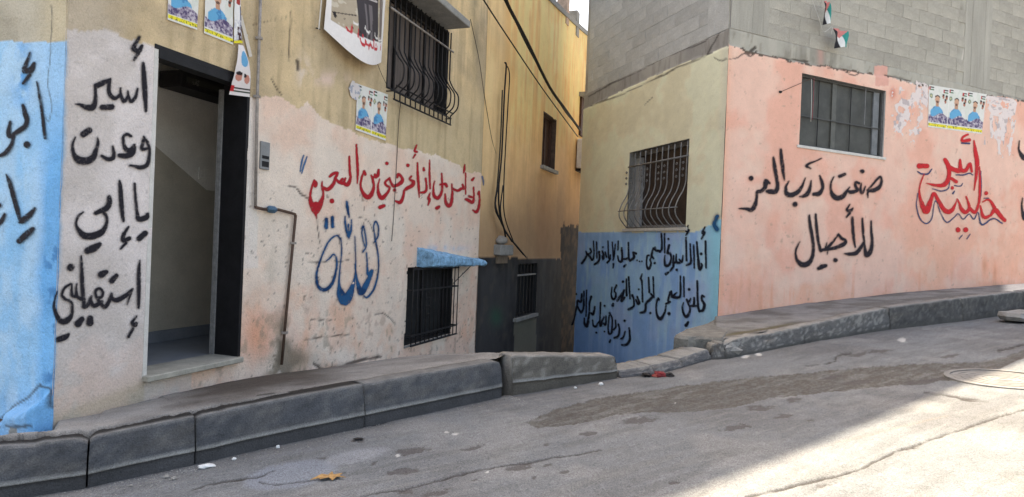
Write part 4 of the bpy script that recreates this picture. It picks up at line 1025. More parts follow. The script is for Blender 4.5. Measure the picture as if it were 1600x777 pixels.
def lay(W, s_from, s_to, zb, ztop, mat, sign, colskip, bl=.43, bh=.215):
    meshes = [block_mesh(bl-.003, bh-.003, .007, k) for k in range(5)]; half = [block_mesh(bl/2-.003, bh-.003, .007, 9+k) for k in range(2)]
    for m in meshes+half: m.materials.append(mat)
    ang = math.atan2(W.d[1], W.d[0]); k = 0; z = zb+bh/2
    roff = root_offset(right_house)
    # local +x along d, local +y out of the wall
    Rm = Matrix(((W.d[0], W.n[0], 0, 0), (W.d[1], W.n[1], 0, 0), (0, 0, 1, 0), (0, 0, 0, 1)))
    row = 0
    while z+bh/2 <= ztop+.01:
        s = s_from+(bl/2 if row % 2 else 0); spots = []
        if row % 2: spots.append((s_from+bl/4, True))
        while s+bl <= s_to+.001: spots.append((s+bl/2, False)); s += bl
        if s_to-s > bl*.45: spots.append((s+bl/4, True))
        for sm_, hf in spots:
            if any(a < sm_+.16 and sm_-.16 < b for a, b in colskip): continue
            me = rnd.choice(half if hf else meshes)
            o = bpy.data.objects.new('concrete_block', me); col.objects.link(o); o.parent = right_house
            p = W.pt(sm_, z, .005+rnd.uniform(-.002, .002)); T = Matrix.Translation(Vector(p)-roff); o.matrix_basis = T @ Rm
        z += bh; row += 1
c1 = PW.uv(1142, 30)[0]; c2 = PW.uv(1200, 30)[0]; c3 = PW.uv(1507, 60)[0]; c4 = PW.uv(1548, 60)[0]
lay(PW, c2, c3, ZB, ZTOP, M_block, 1, [])
lay(PW, c4, PEND, ZB, ZTOP, M_block, 1, [])
yq = YW.uv(1108, 20)[0]
lay(YW, yq, YEND, ZB, ZTOP, M_blockd, 1, [])
# cast concrete columns with board marks
def column(W, a, b, z0, z1, off, nb, mat):
    m = MB(); 
    for k in range(nb):
        x0 = a+(b-a)*k/nb; x1 = a+(b-a)*(k+1)/nb; o = off+rnd.uniform(-.003, .003); wbox(m, W, x0, x1, z0, z1, -.02, o)
    o = m.build('cast_column', mat, right_house); return o
M_board = surf('board_marked_concrete', color=(.37, .35, .305), rough=.93, vary=.2, vscale=4, grain=.18, bump=(.7, .006, 50), stretch=(1, 1, .15))
column(PW, 0.0, c2, ZB+.003, ZTOP, .016, 7, M_board); column(PW, c3, c4, ZB+.003, ZTOP, .011, 4, M_board)
column(YW, 0.0, yq, ZB+.003, ZTOP, .015, 3, M_blockd)

# pink wall window
s0, s1, z0, z1 = PWIN
w3 = window_box(PW, PWIN, .07, right_house, 'wide dark sliding window in the pink wall above a white sill', glass=M_pglass, rmat=M_iron2, frame=M_pframe, mull=1, fr=.03)
b_ = MB(); wbox(b_, PW, s0+(s1-s0)*.40, s0+(s1-s0)*.45, z0, z1, -.068, -.05); b_.build('mullion', surf('dull_sash', color=(.10, .10, .09), rough=.5), w3)
b_ = MB(); wbox(b_, PW, s0+(s1-s0)*.90, s0+(s1-s0)*.97, z0, z1, -.068, -.045); b_.build('mullion', surf('pale_sash', color=(.17, .18, .19), rough=.5), w3)
b_ = MB(); wbox(b_, PW, s0+.02, s1-.02, z0+(z1-z0)*.42, z0+(z1-z0)*.435, -.044, -.03); b_.build('rail', M_pframe, w3)
for f_ in (.24, .62):
    b_ = MB(); wbox(b_, PW, s0+(s1-s0)*f_, s0+(s1-s0)*f_+.010, z0, z1, -.055, -.046); b_.build('bar', M_iron, w3)
b_ = MB(); wbox(b_, PW, s0+(s1-s0)*.78-.006, s0+(s1-s0)*.78+.006, z0+(z1-z0)*.45, z1, -.03, -.02); b_.build('bar', M_iron2, w3)
b_ = MB(); wbox(b_, PW, s0-.05, s1+.05, z0-.045, z0-.003, -.12, .045); b_.build('sill', M_white, w3, bevel=.004)
b_ = MB(); wbox(b_, PW, s0-.015, s0-.002, z0, z1+.01, -.10, .022); wbox(b_, PW, s1+.002, s1+.02, z0, z1+.01, -.10, .022); wbox(b_, PW, s0-.015, s1+.02, z1+.011, z1+.022, -.10, .023); b_.build('surround', M_white, w3)
# alley window with bellied scrollwork grille
s0, s1, z0, z1 = YWIN
w4 = window_box(YW, YWIN, .16, right_house, 'alley window with bellied grey scrollwork grille and white sill', glass=surf('dim_brown_glass', color=(.05, .038, .035), rough=.3, vary=.3, bump=None), rmat=M_conc, frame=M_iron2, mull=1, fr=.06)
nb = 11; H = z1-z0
for k in range(nb):
    s = s0+.04+(s1-s0-.06)*k/(nb-1)
    prof = [(.02, z1-.03), (.03, z0+H*.62), (.03, z0+H*.52), (.07, z0+H*.42), (.15, z0+H*.32), (.20, z0+H*.22), (.19, z0+H*.14), (.12, z0+H*.07), (.03, z0+.01)]
    pr = catmull([(a, b, 0) for a, b in prof], 4); b_ = MB(); b_.tube([YW.pt(s, p[1], p[0]) for p in pr], .0105, 6); b_.build('bar', M_iron2, w4, smooth=True)
for zz_, oo, rr_ in ((z1-.26, .035, .014), (z0+H*.22, .205, .009), (z0+.012, .035, .012)):
    b_ = MB(); b_.tube([YW.pt(s0-.01, zz_, oo), YW.pt(s1+.01, zz_, oo)], rr_, 6); b_.build('rail', M_iron2, w4, smooth=True)
for k in range(0, nb-1, 3):
    for q in range(2):
        sc0 = s0+.04+(s1-s0-.06)*(k+.5+q)/(nb-1)
        for zc in (z1-.36, z1-.46, z1-.56):
            b_ = MB()
            for sg_ in (-1, 1):
                pts = [YW.pt(sc0+sg_*(.028*(1-i/15)*math.cos(i*.42)), zc+.035*(1-i/15)*math.sin(i*.42), .034) for i in range(12)]; b_.tube(pts, .005, 4)
            b_.tube([YW.pt(sc0-.028, zc, .034), YW.pt(sc0+.028, zc, .034)], .005, 4)
            b_.build('scroll', M_iron2, w4, smooth=True)
b_ = MB(); wbox(b_, YW, s0-.06, s1+.10, z0-.05, z0-.003, -.12, .06); b_.build('sill', M_white, w4, bevel=.004)
b_ = MB(); wbox(b_, YW, s1-.20, s1-.002, z0+.002, z1-.10, -.155, -.10); b_.build('side_panel', surf('pale_grey_jamb', color=(.34, .35, .36), rough=.6), w4)

# ================================================================== ADDED SHADE BLOCK BEHIND (unseen, put in so that its roof shades the street)
bu = lambda u, k=0.: np.array([-4.40+.813*u-.582*k, 10.59+.582*u+.813*k])
TH_ = CAMZ+16.07
shade_tower = thing('shade_block', 'unseen tall plain block added behind the ochre houses to shade the street', 'shadow caster', (float(bu(0)[0]), float(bu(0)[1]), -1))
b_ = MB(); p = [bu(-8, 0), bu(6.35, 0), bu(6.35, 11), bu(-8, 11)]
b_.hexa([(*q, -1.0) for q in p]+[(*q, TH_) for q in p]); b_.build('wall', surf('shade_block_render', color=(.5, .46, .4)), shade_tower)  # body of the added shade block
for fl in range(2, 5):
    for k in range(6):
        c = bu(-7+k*2.2, -.01); b_ = MB(); b_.box((c[0], c[1], 1.2+fl*3.0), (.5, .03, .65), ax=((.813, .582, 0), (-.582, .813, 0), (0, 0, 1))); b_.build('window', M_glass, shade_tower)  # window panes on the added shade block

# ================================================================== GRAFFITI
INK = (38, 36, 42)
def graf(nm, W, s, reg, color, parent, label=None, **kw):
    o = decal('graffiti', W, parse(s, *reg), color, parent, **kw)
    if label: o['label'] = label
R1 = (0, 50, 5.012); R2 = (0, 180, 5.012); R3 = (0, 270, 5.012); R4 = (0, 390, 5.012)
graf('abu', END, """245,165,14 225,220,25 200,290,40;200,310,40 250,300,50 275,250,28;240,340,30 190,405,22;
298,395,14 320,520,22 340,640,26 352,760,28 362,835,22;
188,575,24 205,640,40 220,690,38 205,740,40 150,780,40 115,800,30;90,705,20 75,780,35 85,820,35 130,790,30;120,800,26 100,880,30 55,945,36 0,975,24 -60,985,16;220,885,55""", R1, INK, left_house, 'black spray-painted Arabic word at the top of the blue end wall', halo=.28)
graf('ya', END, """58,15,14 85,80,34 110,170,38 140,280,36 165,370,30;280,280,24 250,320,40 195,370,50 165,385,30;160,535,46 215,485,50 265,440,34;45,325,20 25,370,36 0,400,36 -40,430,30;0,255,40""", R3, INK, left_house, 'black spray-painted Arabic word lower on the blue end wall', halo=.28)
graf('asir', LW, """1085,42,26 1060,90,30 1040,130,40 1080,150,40 1105,110,28;1075,170,34 1045,220,20;1115,245,26 1122,340,40 1130,480,40 1138,620,22;
1072,445,18 1055,510,28 1020,545,30 1000,500,22 995,465,14;1000,500,22 965,545,30 940,490,24 938,440,16;940,490,24 890,520,34 850,480,34 848,420,30 858,370,22;855,375,26 800,400,44 748,425,44;745,420,36 740,470,26 742,530,34 720,590,50 670,590,44 620,570,24 585,565,10;795,592,42 870,588,48""", R1, INK, left_house, 'first black sprayed word on the white wall', halo=.28)
graf('waadt', LW, """1120,170,18 1150,215,26 1165,270,24 1162,330,26 1145,390,34 1100,410,36 1050,400,26 1010,395,18;1118,195,26 1108,262,34 1150,262,22;
1020,165,24 985,150,26 960,175,26 965,230,28 985,270,40 1020,270,36 1045,235,26;1050,250,24 1030,300,44 980,320,44 930,315,34;878,245,16 885,300,30 880,335,34 840,345,34 790,320,24;
582,175,14 562,240,24 575,310,36 610,350,60 660,360,62 715,340,56 745,280,36 762,215,24 757,180,14;648,150,52 692,120,50""", R2, INK, left_house, 'second black sprayed word on the white wall', halo=.28)
graf('ya ummi', LW, """1150,325,30 1140,350,44 1090,365,44 1070,350,34;1048,85,20 1055,180,22 1065,290,26 1075,360,34;1085,515,46 1130,475,48;930,65,20 938,130,36 945,250,36 960,375,26;
1000,425,20 960,490,34 960,530,36 1005,515,36;980,550,26 940,595,18;848,190,34 850,240,46 825,280,46 780,300,40 745,315,36;800,300,30 830,350,26 825,410,30 790,465,50 720,495,56 650,490,54 605,440,30 590,400,20 605,345,22 645,308,14;680,610,54 730,590,60 775,560,36""", R3, INK, left_house, 'third black sprayed word on the white wall', halo=.28)
graf('istaqbilini', LW, """1090,85,12 1082,170,30 1082,320,32 1080,455,22;1065,520,12 1030,570,28 1050,590,40 1060,580,30;1035,620,26 1000,685,22;1035,310,16 1010,370,16 992,430,14;1030,310,20 980,360,36 910,395,40 870,380,30 868,345,20;
870,350,22 840,420,34 810,450,34 775,410,30 745,360,22 745,320,24 775,305,24 800,335,26 790,370,24 760,380,30;790,410,30 730,440,36 700,390,24;710,365,18 690,420,34 655,450,34 650,400,30 640,300,34 635,180,30 630,50,14;
650,390,34 600,370,30 590,310,20 595,270,14;600,370,26 560,360,26 555,310,18 555,270,16;545,270,20 500,300,22 480,350,24 500,385,24 550,410,24 560,450,22 555,510,30 520,555,50 470,560,44 430,500,36 415,440,26 425,380,18 440,330,12;
790,195,60 825,175,36;870,245,46 905,205,36;548,140,60;605,580,60 635,545,44;698,572,60 700,540,50;450,705,44 505,685,46 530,665,26""", R4, INK, left_house, 'fourth black sprayed word, lowest on the white wall', halo=.28)
R5 = (450, 210, 5.753); R6 = (600, 220, 5.753)
RED = (176, 34, 44); BLU = (28, 84, 128)
graf('q', LW, "135,190,12 115,260,16 105,335,12;165,200,12 140,270,16 118,350,12", R5, (50, 104, 150), left_house, 'blue quotation mark at the left end of the red writing')
graf('q', LW, "880,325,16 895,405,14", R6, (96, 110, 140), left_house, 'blue quotation mark at the right end of the red writing')
graf('sijn', LW, """230,415,20 245,440,34 240,465,30;230,420,22 208,480,20 195,550,22 200,610,40 225,660,60 245,690,60 270,650,60 300,590,36 312,530,22 300,470,22 300,425,12;240,700,34 250,755,10;245,640,70;
300,470,20 350,495,36 400,450,34 415,400,26 440,350,26 400,355,30 370,380,22;388,600,44;415,390,20 455,430,30 485,400,22;455,430,30 490,440,30 510,395,20;490,440,30 530,450,40 555,400,26 550,320,24 545,200,18;610,95,18 615,220,26 622,330,26 618,440,12""", R5, RED, left_house, 'last red sprayed word of the long line on the pink wall', soft=1.0)
graf('min', LW, "680,335,30 690,360,28;675,345,22 655,400,22 648,470,22 670,530,36 710,565,44 745,540,40 765,470,26 755,400,22 745,370,18;765,385,26 800,370,34 810,320,22;785,385,30 775,360,20", R5, RED, left_house, 'short red sprayed word with a deep bowl', soft=1.0)
graf('akhrijni', LW, """20,205,34;45,335,20 5,375,22 20,405,22 45,420,20 25,470,26 -25,515,42 -55,470,32 -58,400,18 -45,345,12;-42,600,36 -5,585,30;45,340,20 70,400,26 100,405,30 150,375,36 160,340,28 125,300,24 115,330,20;90,445,34;
210,222,34;240,320,20 225,345,20 260,370,34 245,405,36 200,430,34 180,450,26 165,510,26 140,555,34 95,540,14;295,200,16 300,320,26 308,420,24 312,510,10;290,40,14 270,90,22 290,100,24;275,125,20 258,155,14""", R6, RED, left_house, 'longest red sprayed word, in the middle of the line', soft=1.0)
graf('idh', LW, "355,265,26 352,245,20;370,340,20 378,420,22 365,460,28 325,468,20;405,175,12 405,300,22 410,430,16;410,470,12 395,515,26 405,530,26 390,580,12", R6, RED, left_house, 'short red sprayed word of two tall letters', soft=1.0)
graf('bi', LW, "515,295,16 518,380,20 515,460,24 480,515,34 445,490,30 440,420,18 450,365,12;500,395,20 545,390,26 560,410,24;470,605,34 490,595,28", R6, RED, left_house, 'small red sprayed word with two dots below', soft=1.0)
graf('ahsan', LW, "605,390,14 610,470,22 600,560,34 575,585,36 550,545,30 545,480,16;610,430,22 660,450,24 690,430,26 715,430,24 700,395,18;730,290,14 730,480,14;722,215,12 718,260,22 712,290,12", R6, RED, left_house, 'second red sprayed word from the right end', soft=1.0)
graf('waqad', LW, "800,420,16 805,500,18 790,555,30 745,530,30 725,525,16;760,500,26 790,510,20;790,355,26 805,335,18;845,480,26 850,460,18 855,540,22 845,610,26 825,640,30 795,625,14", R6, RED, left_house, 'first red sprayed word, at the right end of the line', soft=1.0)
R7 = (470, 300, 3.8875)
graf('large', LW, """152,165,20 150,215,24;188,155,20 190,210,22;275,60,12 280,100,20 290,155,8;265,150,8 268,200,14 285,270,16 300,240,14 305,170,8;285,200,12 290,280,10;
240,290,8 215,265,10 175,290,10 140,350,12 110,430,12 92,500,16 100,570,20 140,595,24 185,560,20 210,480,14 215,410,10 195,380,10 170,405,10 150,420,6;240,280,8 245,360,8 235,450,8 228,560,16 240,620,50 262,660,60 290,625,50 320,540,16 330,440,8 325,270,6;
325,440,8 335,520,14 350,580,30 365,610,40 395,560,34 430,480,20 405,500,20 400,440,10 395,370,8;375,365,10 395,320,10 385,240,8 375,208,12 368,250,8 385,330,8;440,310,10 465,270,10 468,210,10 450,180,12 440,215,8 450,290,10 468,400,10 465,500,10 440,590,14 400,640,12 380,630,8""", R7, BLU, left_house, 'large looping blue calligraphy beside the low window', color2=(20, 60, 100), soft=1.0, halo=.35)
E1 = (890, 340, 6.475); E2 = (1000, 335, 6.215); E3 = (890, 425, 6.217); E4 = (1000, 425, 6.215); NK = (34, 38, 52)
graf('l1', YW, """225,320,18 235,350,16 200,375,20 180,345,16;190,380,20 170,420,18 140,465,20;200,380,22 225,400,20 245,430,16 262,380,12 258,240,12;160,430,16;288,250,12 292,410,12;315,350,22 318,400,18 310,440,18 270,475,20""", E1, NK, right_house, 'left end word of the top line on the blue wall', soft=.9, cell=.7)
graf('l1', YW, """345,340,12 360,380,20 355,420,18 345,390,12;352,300,16;405,240,12 410,400,12 430,420,14;375,350,12 390,400,16;430,380,14 420,430,16 395,458,18;447,250,10 460,400,14 455,430,14;460,470,16 455,510,10;480,270,10 465,400,14""", E1, NK, right_house, 'second word from the left in the top line on the blue wall', soft=.9, cell=.7)
graf('l1', YW, """508,240,12 505,330,12;545,330,22 548,380,18 545,440,22 515,440,18 505,390,12;545,310,18;560,420,16 590,420,14 600,410,14;612,255,14 615,400,16 630,440,18;690,365,20 660,355,16 670,400,26 640,430,20;700,435,14;725,445,14;750,445,14;570,495,24 585,480,16""", E1, NK, right_house, 'word followed by three dots in the top line on the blue wall', soft=.9, cell=.7)
graf('l1', YW, """255,190,14 257,375,12;225,190,14 230,330,18 210,365,18;210,355,18 170,350,24 165,320,14 150,345,16;145,330,16 130,400,20 150,430,16;115,440,14 125,480,16 100,530,24 80,490,14 85,410,16 105,400,14;160,475,20;130,400,16 120,440,14""", E2, NK, right_house, 'word under the sill of the alley window', soft=.9, cell=.8)
graf('l1', YW, """300,300,20 285,370,22 310,380,20 320,430,16 300,490,22 265,495,24 255,440,14 260,400,10;293,240,18;270,580,26 295,565,16""", E2, NK, right_house, 'short word with a dot above and two below on the blue wall', soft=.9, cell=.8)
graf('l1', YW, """540,300,16 545,520,14;505,290,14 510,400,16 510,470,22 470,495,18;465,230,16 470,450,18;485,110,10 470,160,24 490,155,22 465,205,12;435,400,12 425,460,20 400,440,16;400,470,22 370,460,20 370,390,12;370,460,20 340,470,20 345,400,12;340,470,18 340,510,20 310,550,16;375,540,24""", E2, NK, right_house, 'second word from the right in the top line on the blue wall', soft=.9, cell=.8)
graf('l1', YW, """655,265,18 660,520,14;650,125,12 625,180,24 645,180,22 615,240,12;570,270,16 580,400,20 590,500,26 600,540,20 620,500,20 615,480,16;613,385,26""", E2, NK, right_house, 'first word of the top line on the blue wall, nearest the corner', soft=.9, cell=.8)
graf('l2', YW, """640,240,20 620,230,18 620,270,18 645,320,26 630,370,26 600,380,24;575,90,18 580,300,20 595,385,20;545,250,16 540,320,24 515,330,18 575,330,16;510,260,14 490,290,22 470,270,18 500,340,16 500,390,18 470,435,26 440,400,20 430,340,14 440,300,10;495,170,26;465,520,30 485,490,22""", E4, NK, right_house, 'first word of the middle line on the blue wall', soft=.9, cell=.8)
graf('l2', YW, """443,50,14 445,240,12;410,40,14 410,220,20 380,250,24;380,250,22 340,240,26 375,200,12;320,190,18 330,240,22;310,200,18 290,280,18 310,290,16 270,310,18;300,405,30;270,330,14 255,400,18 215,455,30 180,410,18 175,320,14 190,260,18 200,270,20""", E4, NK, right_house, 'second word of the middle line on the blue wall', soft=.9, cell=.8)
graf('l2', YW, """145,50,14 152,250,12;100,55,14 108,200,18;125,215,18 140,240,18 110,270,24 75,310,20 65,380,24 20,395,18;117,400,24;35,80,14 42,290,14;38,20,8 25,60,18 30,80,14;5,170,16;-10,240,14 10,300,22 -5,310,20 -22,270,14""", E4, NK, right_house, 'third word of the middle line on the blue wall', soft=.9, cell=.8)
graf('l2', YW, """625,225,20 640,270,16 640,330,18 590,365,22;590,50,16 603,260,14;568,70,14 570,230,18;545,180,20 520,280,24 550,250,20;540,190,16 480,280,20 500,240,20;535,95,24;470,130,16 450,180,14 465,210,16 460,250,20 435,265,20 420,220,14 428,150,10;435,325,26 440,310,18""", E3, NK, right_house, 'last word of the middle line on the blue wall', soft=.9, cell=.7)
graf('l3', YW, """595,545,16 600,600,16 600,660,20 570,705,24 525,710,18;555,580,14 540,630,16 515,650,18;550,475,22;490,510,18 500,560,16 490,620,20 450,640,18;460,470,14 465,530,16 445,560,16;405,400,20 425,440,14 430,500,14 425,580,18 400,600,18 390,540,14 400,420,12;405,680,20 412,660,14""", E3, NK, right_house, 'first word of the bottom line on the blue wall', soft=.9, cell=.7)
graf('l3', YW, """370,430,12 365,510,20 345,500,16;350,440,14 330,480,20 320,520,16 310,500,14 315,300,14;310,480,16 290,500,16 270,530,22 245,520,16 240,470,12;355,330,18;355,580,16;275,590,18;260,340,16 245,410,22 225,400,18;225,240,20 210,300,16 205,400,16 185,520,28 160,500,20 158,450,12;225,240,18""", E3, NK, right_house, 'middle words of the bottom line on the blue wall', soft=.9, cell=.7)
graf('l3', YW, """180,180,12 175,430,12;155,190,14 150,350,18 125,395,22;135,215,18 125,290,20 95,280,18 90,330,16 115,380,18;85,330,16 70,400,16 60,450,14 40,510,22;80,215,16""", E3, NK, right_house, 'last word of the bottom line, at the far edge of the blue wall', soft=.9, cell=.7)
graf('blob', YW, "770,20,34 748,60,34 738,100,36 765,145,40", E2, (36, 92, 140), right_house, 'dark blue paint blot on the corner of the house', soft=1.6, halo=.5)
F5 = (1140, 225, 6.477); F6 = (1255, 225, 6.476); F7 = (1230, 320, 7.4); BK = (46, 40, 46)
graf('alizz', PW, """500,60,26 508,150,36 522,260,36 537,370,14;425,140,20 437,220,36 455,330,36 470,420,36 450,480,50 400,485,50 365,480,40;385,400,26 350,375,40 345,430,44 370,380,20;345,440,40 300,480,40 262,490,34 255,560,30 235,630,50 200,670,44 160,660,34 80,655,14;200,350,50""", F5, BK, right_house, 'left word of the upper black line on the pink wall', halo=.2)
graf('darb', PW, """580,380,16 552,440,26 560,500,46 600,520,50 670,490,46 720,420,26 748,345,12;645,612,54;808,375,14 795,450,34 770,505,46 730,530,34 690,535,14;910,150,14 842,180,16 800,195,22 760,225,30 800,250,18;893,325,20 920,400,34 921,460,36 885,505,50 835,510,40""", F5, BK, right_house, 'middle word of the upper black line on the pink wall', halo=.2)
graf('sanat', PW, """290,335,14 262,400,20 262,470,28 290,530,50 340,550,54 390,525,46 420,480,26 450,440,14;350,330,36 400,310,34;545,400,30 515,390,26 510,430,30 530,470,34 470,490,40 440,480,30;570,400,14 560,470,30 580,500,26 610,430,14;578,280,46;635,545,12 640,480,30 700,470,44 750,440,40 775,380,26 760,335,24 720,370,24 670,430,20 630,470,24""", F6, BK, right_house, 'right word of the upper black line on the pink wall', halo=.2)
graf('lilajyal', PW, """950,190,18 952,300,30 960,420,36 945,530,50 900,580,60 880,520,36 870,440,24 855,300,30 848,160,22;860,440,30 820,510,44 770,560,50 700,570,40 640,565,14;730,150,32 738,280,36 750,400,32 765,490,18;700,0,16 670,60,34 710,70,40 735,45,24;700,100,34 665,145,20;
570,340,24 530,400,24 480,460,34 440,500,40;570,345,30 610,390,36 650,410,34 640,450,50 560,490,46 480,510,40 400,520,40 370,530,40;435,440,14 420,500,24;440,575,10 450,510,20;537,640,52;308,110,24 318,250,34 335,400,34 365,530,34;235,125,24 245,230,38 270,380,38 282,500,36 270,600,44 220,680,60 150,690,60 95,640,36 78,570,24 88,500,22 125,430,12;345,735,46 385,715,56 425,705,40""", F7, BK, right_house, 'lower black word on the pink wall', halo=.2)
G1_ = (1415, 195, 4.09)
graf('shadow', PW, """65,440,6 58,520,7 80,600,9 120,632,9 155,600,7 170,510,6 185,490,6 210,560,7 250,625,9 300,590,7 325,570,7 355,605,9 385,575,7 400,575,7 425,605,9 450,560,7 475,640,11 545,600,9 605,630,9;160,410,6 220,425,8 262,405,8 270,340,6;65,300,8 90,315,10 130,315,10 155,285,8;345,120,10 395,122,12;330,730,7 350,705,6;380,730,7 400,700,6;468,300,9 470,430,9 460,500,7;490,470,8 520,470,6;310,322,7 360,322,9 395,312,9 418,322,7;300,390,7 340,393,8 352,375,6;290,440,12 300,425,8""", G1_, (62, 72, 108), right_house, 'dark blue shadow line round the red calligraphy', off=.0065, soft=.8, cell=.7)
graf('amir', PW, """385,65,14 355,80,14 350,105,18 395,100,22;425,105,10 435,180,26 445,240,28 440,320,20 425,420,6;240,225,26 260,265,30 265,330,26 240,380,30 190,390,22 120,375,6;260,270,30 300,290,30 335,290,30 335,225,14;335,290,30 370,295,26 400,250,18 410,300,16;280,345,20 310,365,24;285,405,22""", G1_, (206, 44, 50), right_house, 'upper red calligraphy word on the pink wall', soft=.9, cell=.7)
graf('khalifa', PW, """75,265,34 125,265,30;105,320,8 85,370,10 75,430,12 90,500,26 120,550,44 150,480,26 170,440,20 200,490,24 240,550,30 280,550,28 310,500,10 315,475,8 330,500,14 345,540,24 370,560,24 395,530,20 375,460,10;395,530,20 430,560,22 455,500,16 462,400,16 460,270,8;465,520,10 485,590,24 530,580,16 560,545,30 600,590,26 620,610,24;480,495,8 520,480,14 555,530,26;502,438,26;322,672,32;372,672,32""", G1_, (206, 44, 50), right_house, 'lower red calligraphy word on the pink wall', soft=.9, cell=.7)
graf('edge', PW, "715,105,8 712,160,14 735,205,30 757,215,36 800,205,26", G1_, BK, right_house, 'upper black stroke at the far right of the pink wall')
graf('edge', PW, "735,470,8 730,530,14 745,590,30 757,595,36 800,585,26", G1_, BK, right_house, 'lower black stroke at the far right of the pink wall')

# ================================================================== POSTERS
def field_sheet(name, W, quad, fn, parent, off=.011, cell=1.2, bulge=None, mat=None, maskfn=None):
    """thin paper sheet on a wall; fn(u, v) gives the print, u to the right, v downwards; real thickness from a solidify"""
    (x0, y0), (x1, y1), (x2, y2), (x3, y3) = quad
    nu = max(3, int(max(math.hypot(x1-x0, y1-y0), math.hypot(x2-x3, y2-y3))/cell)); nv = max(3, int(max(math.hypot(x3-x0, y3-y0), math.hypot(x2-x1, y2-y1))/cell))
    c = [np.array(W.uv(*q)) for q in quad]
    U, Vv = np.meshgrid(np.linspace(0, 1, nu+1), np.linspace(0, 1, nv+1)); u = U.ravel(); v = Vv.ravel()
    sz = (1-v)[:, None]*((1-u)[:, None]*c[0]+u[:, None]*c[1])+v[:, None]*((1-u)[:, None]*c[3]+u[:, None]*c[2])
    o = np.full(u.shape, off)+(fbm(u*6, v*6, 3)-.5)*.006
    if bulge is not None:
        ds_, o_ = bulge(u, v); sz = sz+ds_; o = o+o_
    P = W.pts(sz[:, 0], sz[:, 1], o); C = fn(u, v)
    Fq = tri_faces(nu+1, nv+1)
    if maskfn is not None:
        m = maskfn(u, v); Fq = Fq[m[Fq].min(axis=1) > 0]
        used = np.unique(Fq); rm = -np.ones(len(P), int); rm[used] = np.arange(len(used)); P = P[used]; Fq = rm[Fq]; C = C[used]
    ob = mesh_np(name, P, Fq, mat or M_paper, parent, C)
    return ob
def paint(C, m, c): return mix(C, lin(c)[None, :], np.asarray(m, float))
def ell(u, v, a, b, ra, rb): return ((u-a)/ra)**2+((v-b)/rb)**2 < 1
def portrait_print(u, v, n=1, seed=0):
    """n portrait sheets side by side: white ground, figure in light blue shirt, dark lettering block, yellow band"""
    k = np.floor(np.clip(u*n, 0, n-.001)); x = u*n-k
    C = np.tile(lin((222, 220, 214)), (len(u), 1))
    C = paint(C, (fbm(x*5+k*3, v*5, 3+seed) > .55)*.35, (196, 206, 190))
    # small flags in the top corners
    for fx in (.12, .84):
        f = (np.abs(x-fx) < .12) & (np.abs(v-.075-.03*(fx > .5)) < .045)
        C = paint(C, f, (224, 224, 220)); C = paint(C, f & (v < .06+.03*(fx > .5)), (34, 32, 34)); C = paint(C, f & (v > .09+.03*(fx > .5)), (44, 110, 70)); C = paint(C, f & (x < fx-.05), (176, 40, 44))
    C = paint(C, ell(x, v, .12, .25, .08, .055), (120, 136, 116)); C = paint(C, ell(x, v, .12, .25, .04, .025), (196, 190, 150))
    # thumbnails at the right: two small heads
    for hx, hy in ((.74, .23), (.90, .25), (.86, .34)):
        C = paint(C, ell(x, v, hx, hy, .06, .05), (176, 112, 92)); C = paint(C, ell(x, v, hx, hy-.035, .06, .026), (62, 46, 42))
    # torso, neck, head
    sh = .54-.03*np.cos((x-.45)*9)
    torso = (v > .46+.9*np.abs(x-.44)**1.7) & (np.abs(x-.44) < .33) & (v < .74)
    C = paint(C, torso, (92, 166, 206)); C = paint(C, torso & (fbm(x*8, v*8, 4+seed) > .58), (66, 134, 182))
    C = paint(C, (np.abs(x-.44) < .075) & (v > .38) & (v < .49), (190, 144, 118)); C = paint(C, ell(x, v, .44, .265, .125, .05), (44, 36, 34)); C = paint(C, ell(x, v, .44, .325, .12, .085), (206, 160, 134))
    C = paint(C, ell(x, v, .44, .375, .07, .03), (110, 80, 66))
    # lettering block over the lower chest
    blk = (v > .68+.05*np.sin(x*7)) & (v < .87)
    C = paint(C, blk, (150, 138, 156)); t = fbm(x*16+k*9, v*26, 11+seed); C = paint(C, blk & (t > .56), (84, 72, 108)); C = paint(C, blk & (t < .38), (196, 188, 196))
    C = paint(C, (v > .895) & (v < .965), (232, 218, 62)); C = paint(C, (v > .895) & (v < .965) & (fbm(x*30, v*40, 13+seed) > .60), (90, 84, 40))
    C = paint(C, np.abs(x) < .012, (232, 230, 226))
    return C
def script(u, v, u0, u1, v0, v1, h, seed, wd=.010):
    R_ = random.Random(seed); x = u1; st = []; asp = 1.0
    while x > u0:
        t = (x-u0)/(u1-u0); vb = v0+(v1-v0)*t; w_ = R_.uniform(.05, .10); k = R_.choice('altbcn')
        if k == 'a' or k == 'l': st.append([(x, vb-h, wd), (x-.004, vb, wd)])
        if k in 'ltbc': st.append([(x, vb-(h if k == 'l' else h*.35), wd), (x-.01, vb, wd*1.4), (x-w_, vb+.004, wd*1.3), (x-w_-.008, vb-h*.25, wd)])
        if k == 'n': st.append([(x, vb-h*.2, wd), (x-.01, vb+h*.4, wd*1.4), (x-w_*.7, vb+h*.45, wd*1.4), (x-w_, vb-h*.2, wd)])
        if k in 'tbn': st.append([(x-w_*.5, vb+(h*.4 if k == 'b' else -h*.6), wd*1.6)])
        x -= w_+.025
    D = seg_field(u*1000, v*1000, [[(a*1000, b*1000, c*1000) for a, b, c in q] for q in st]); return D < 0
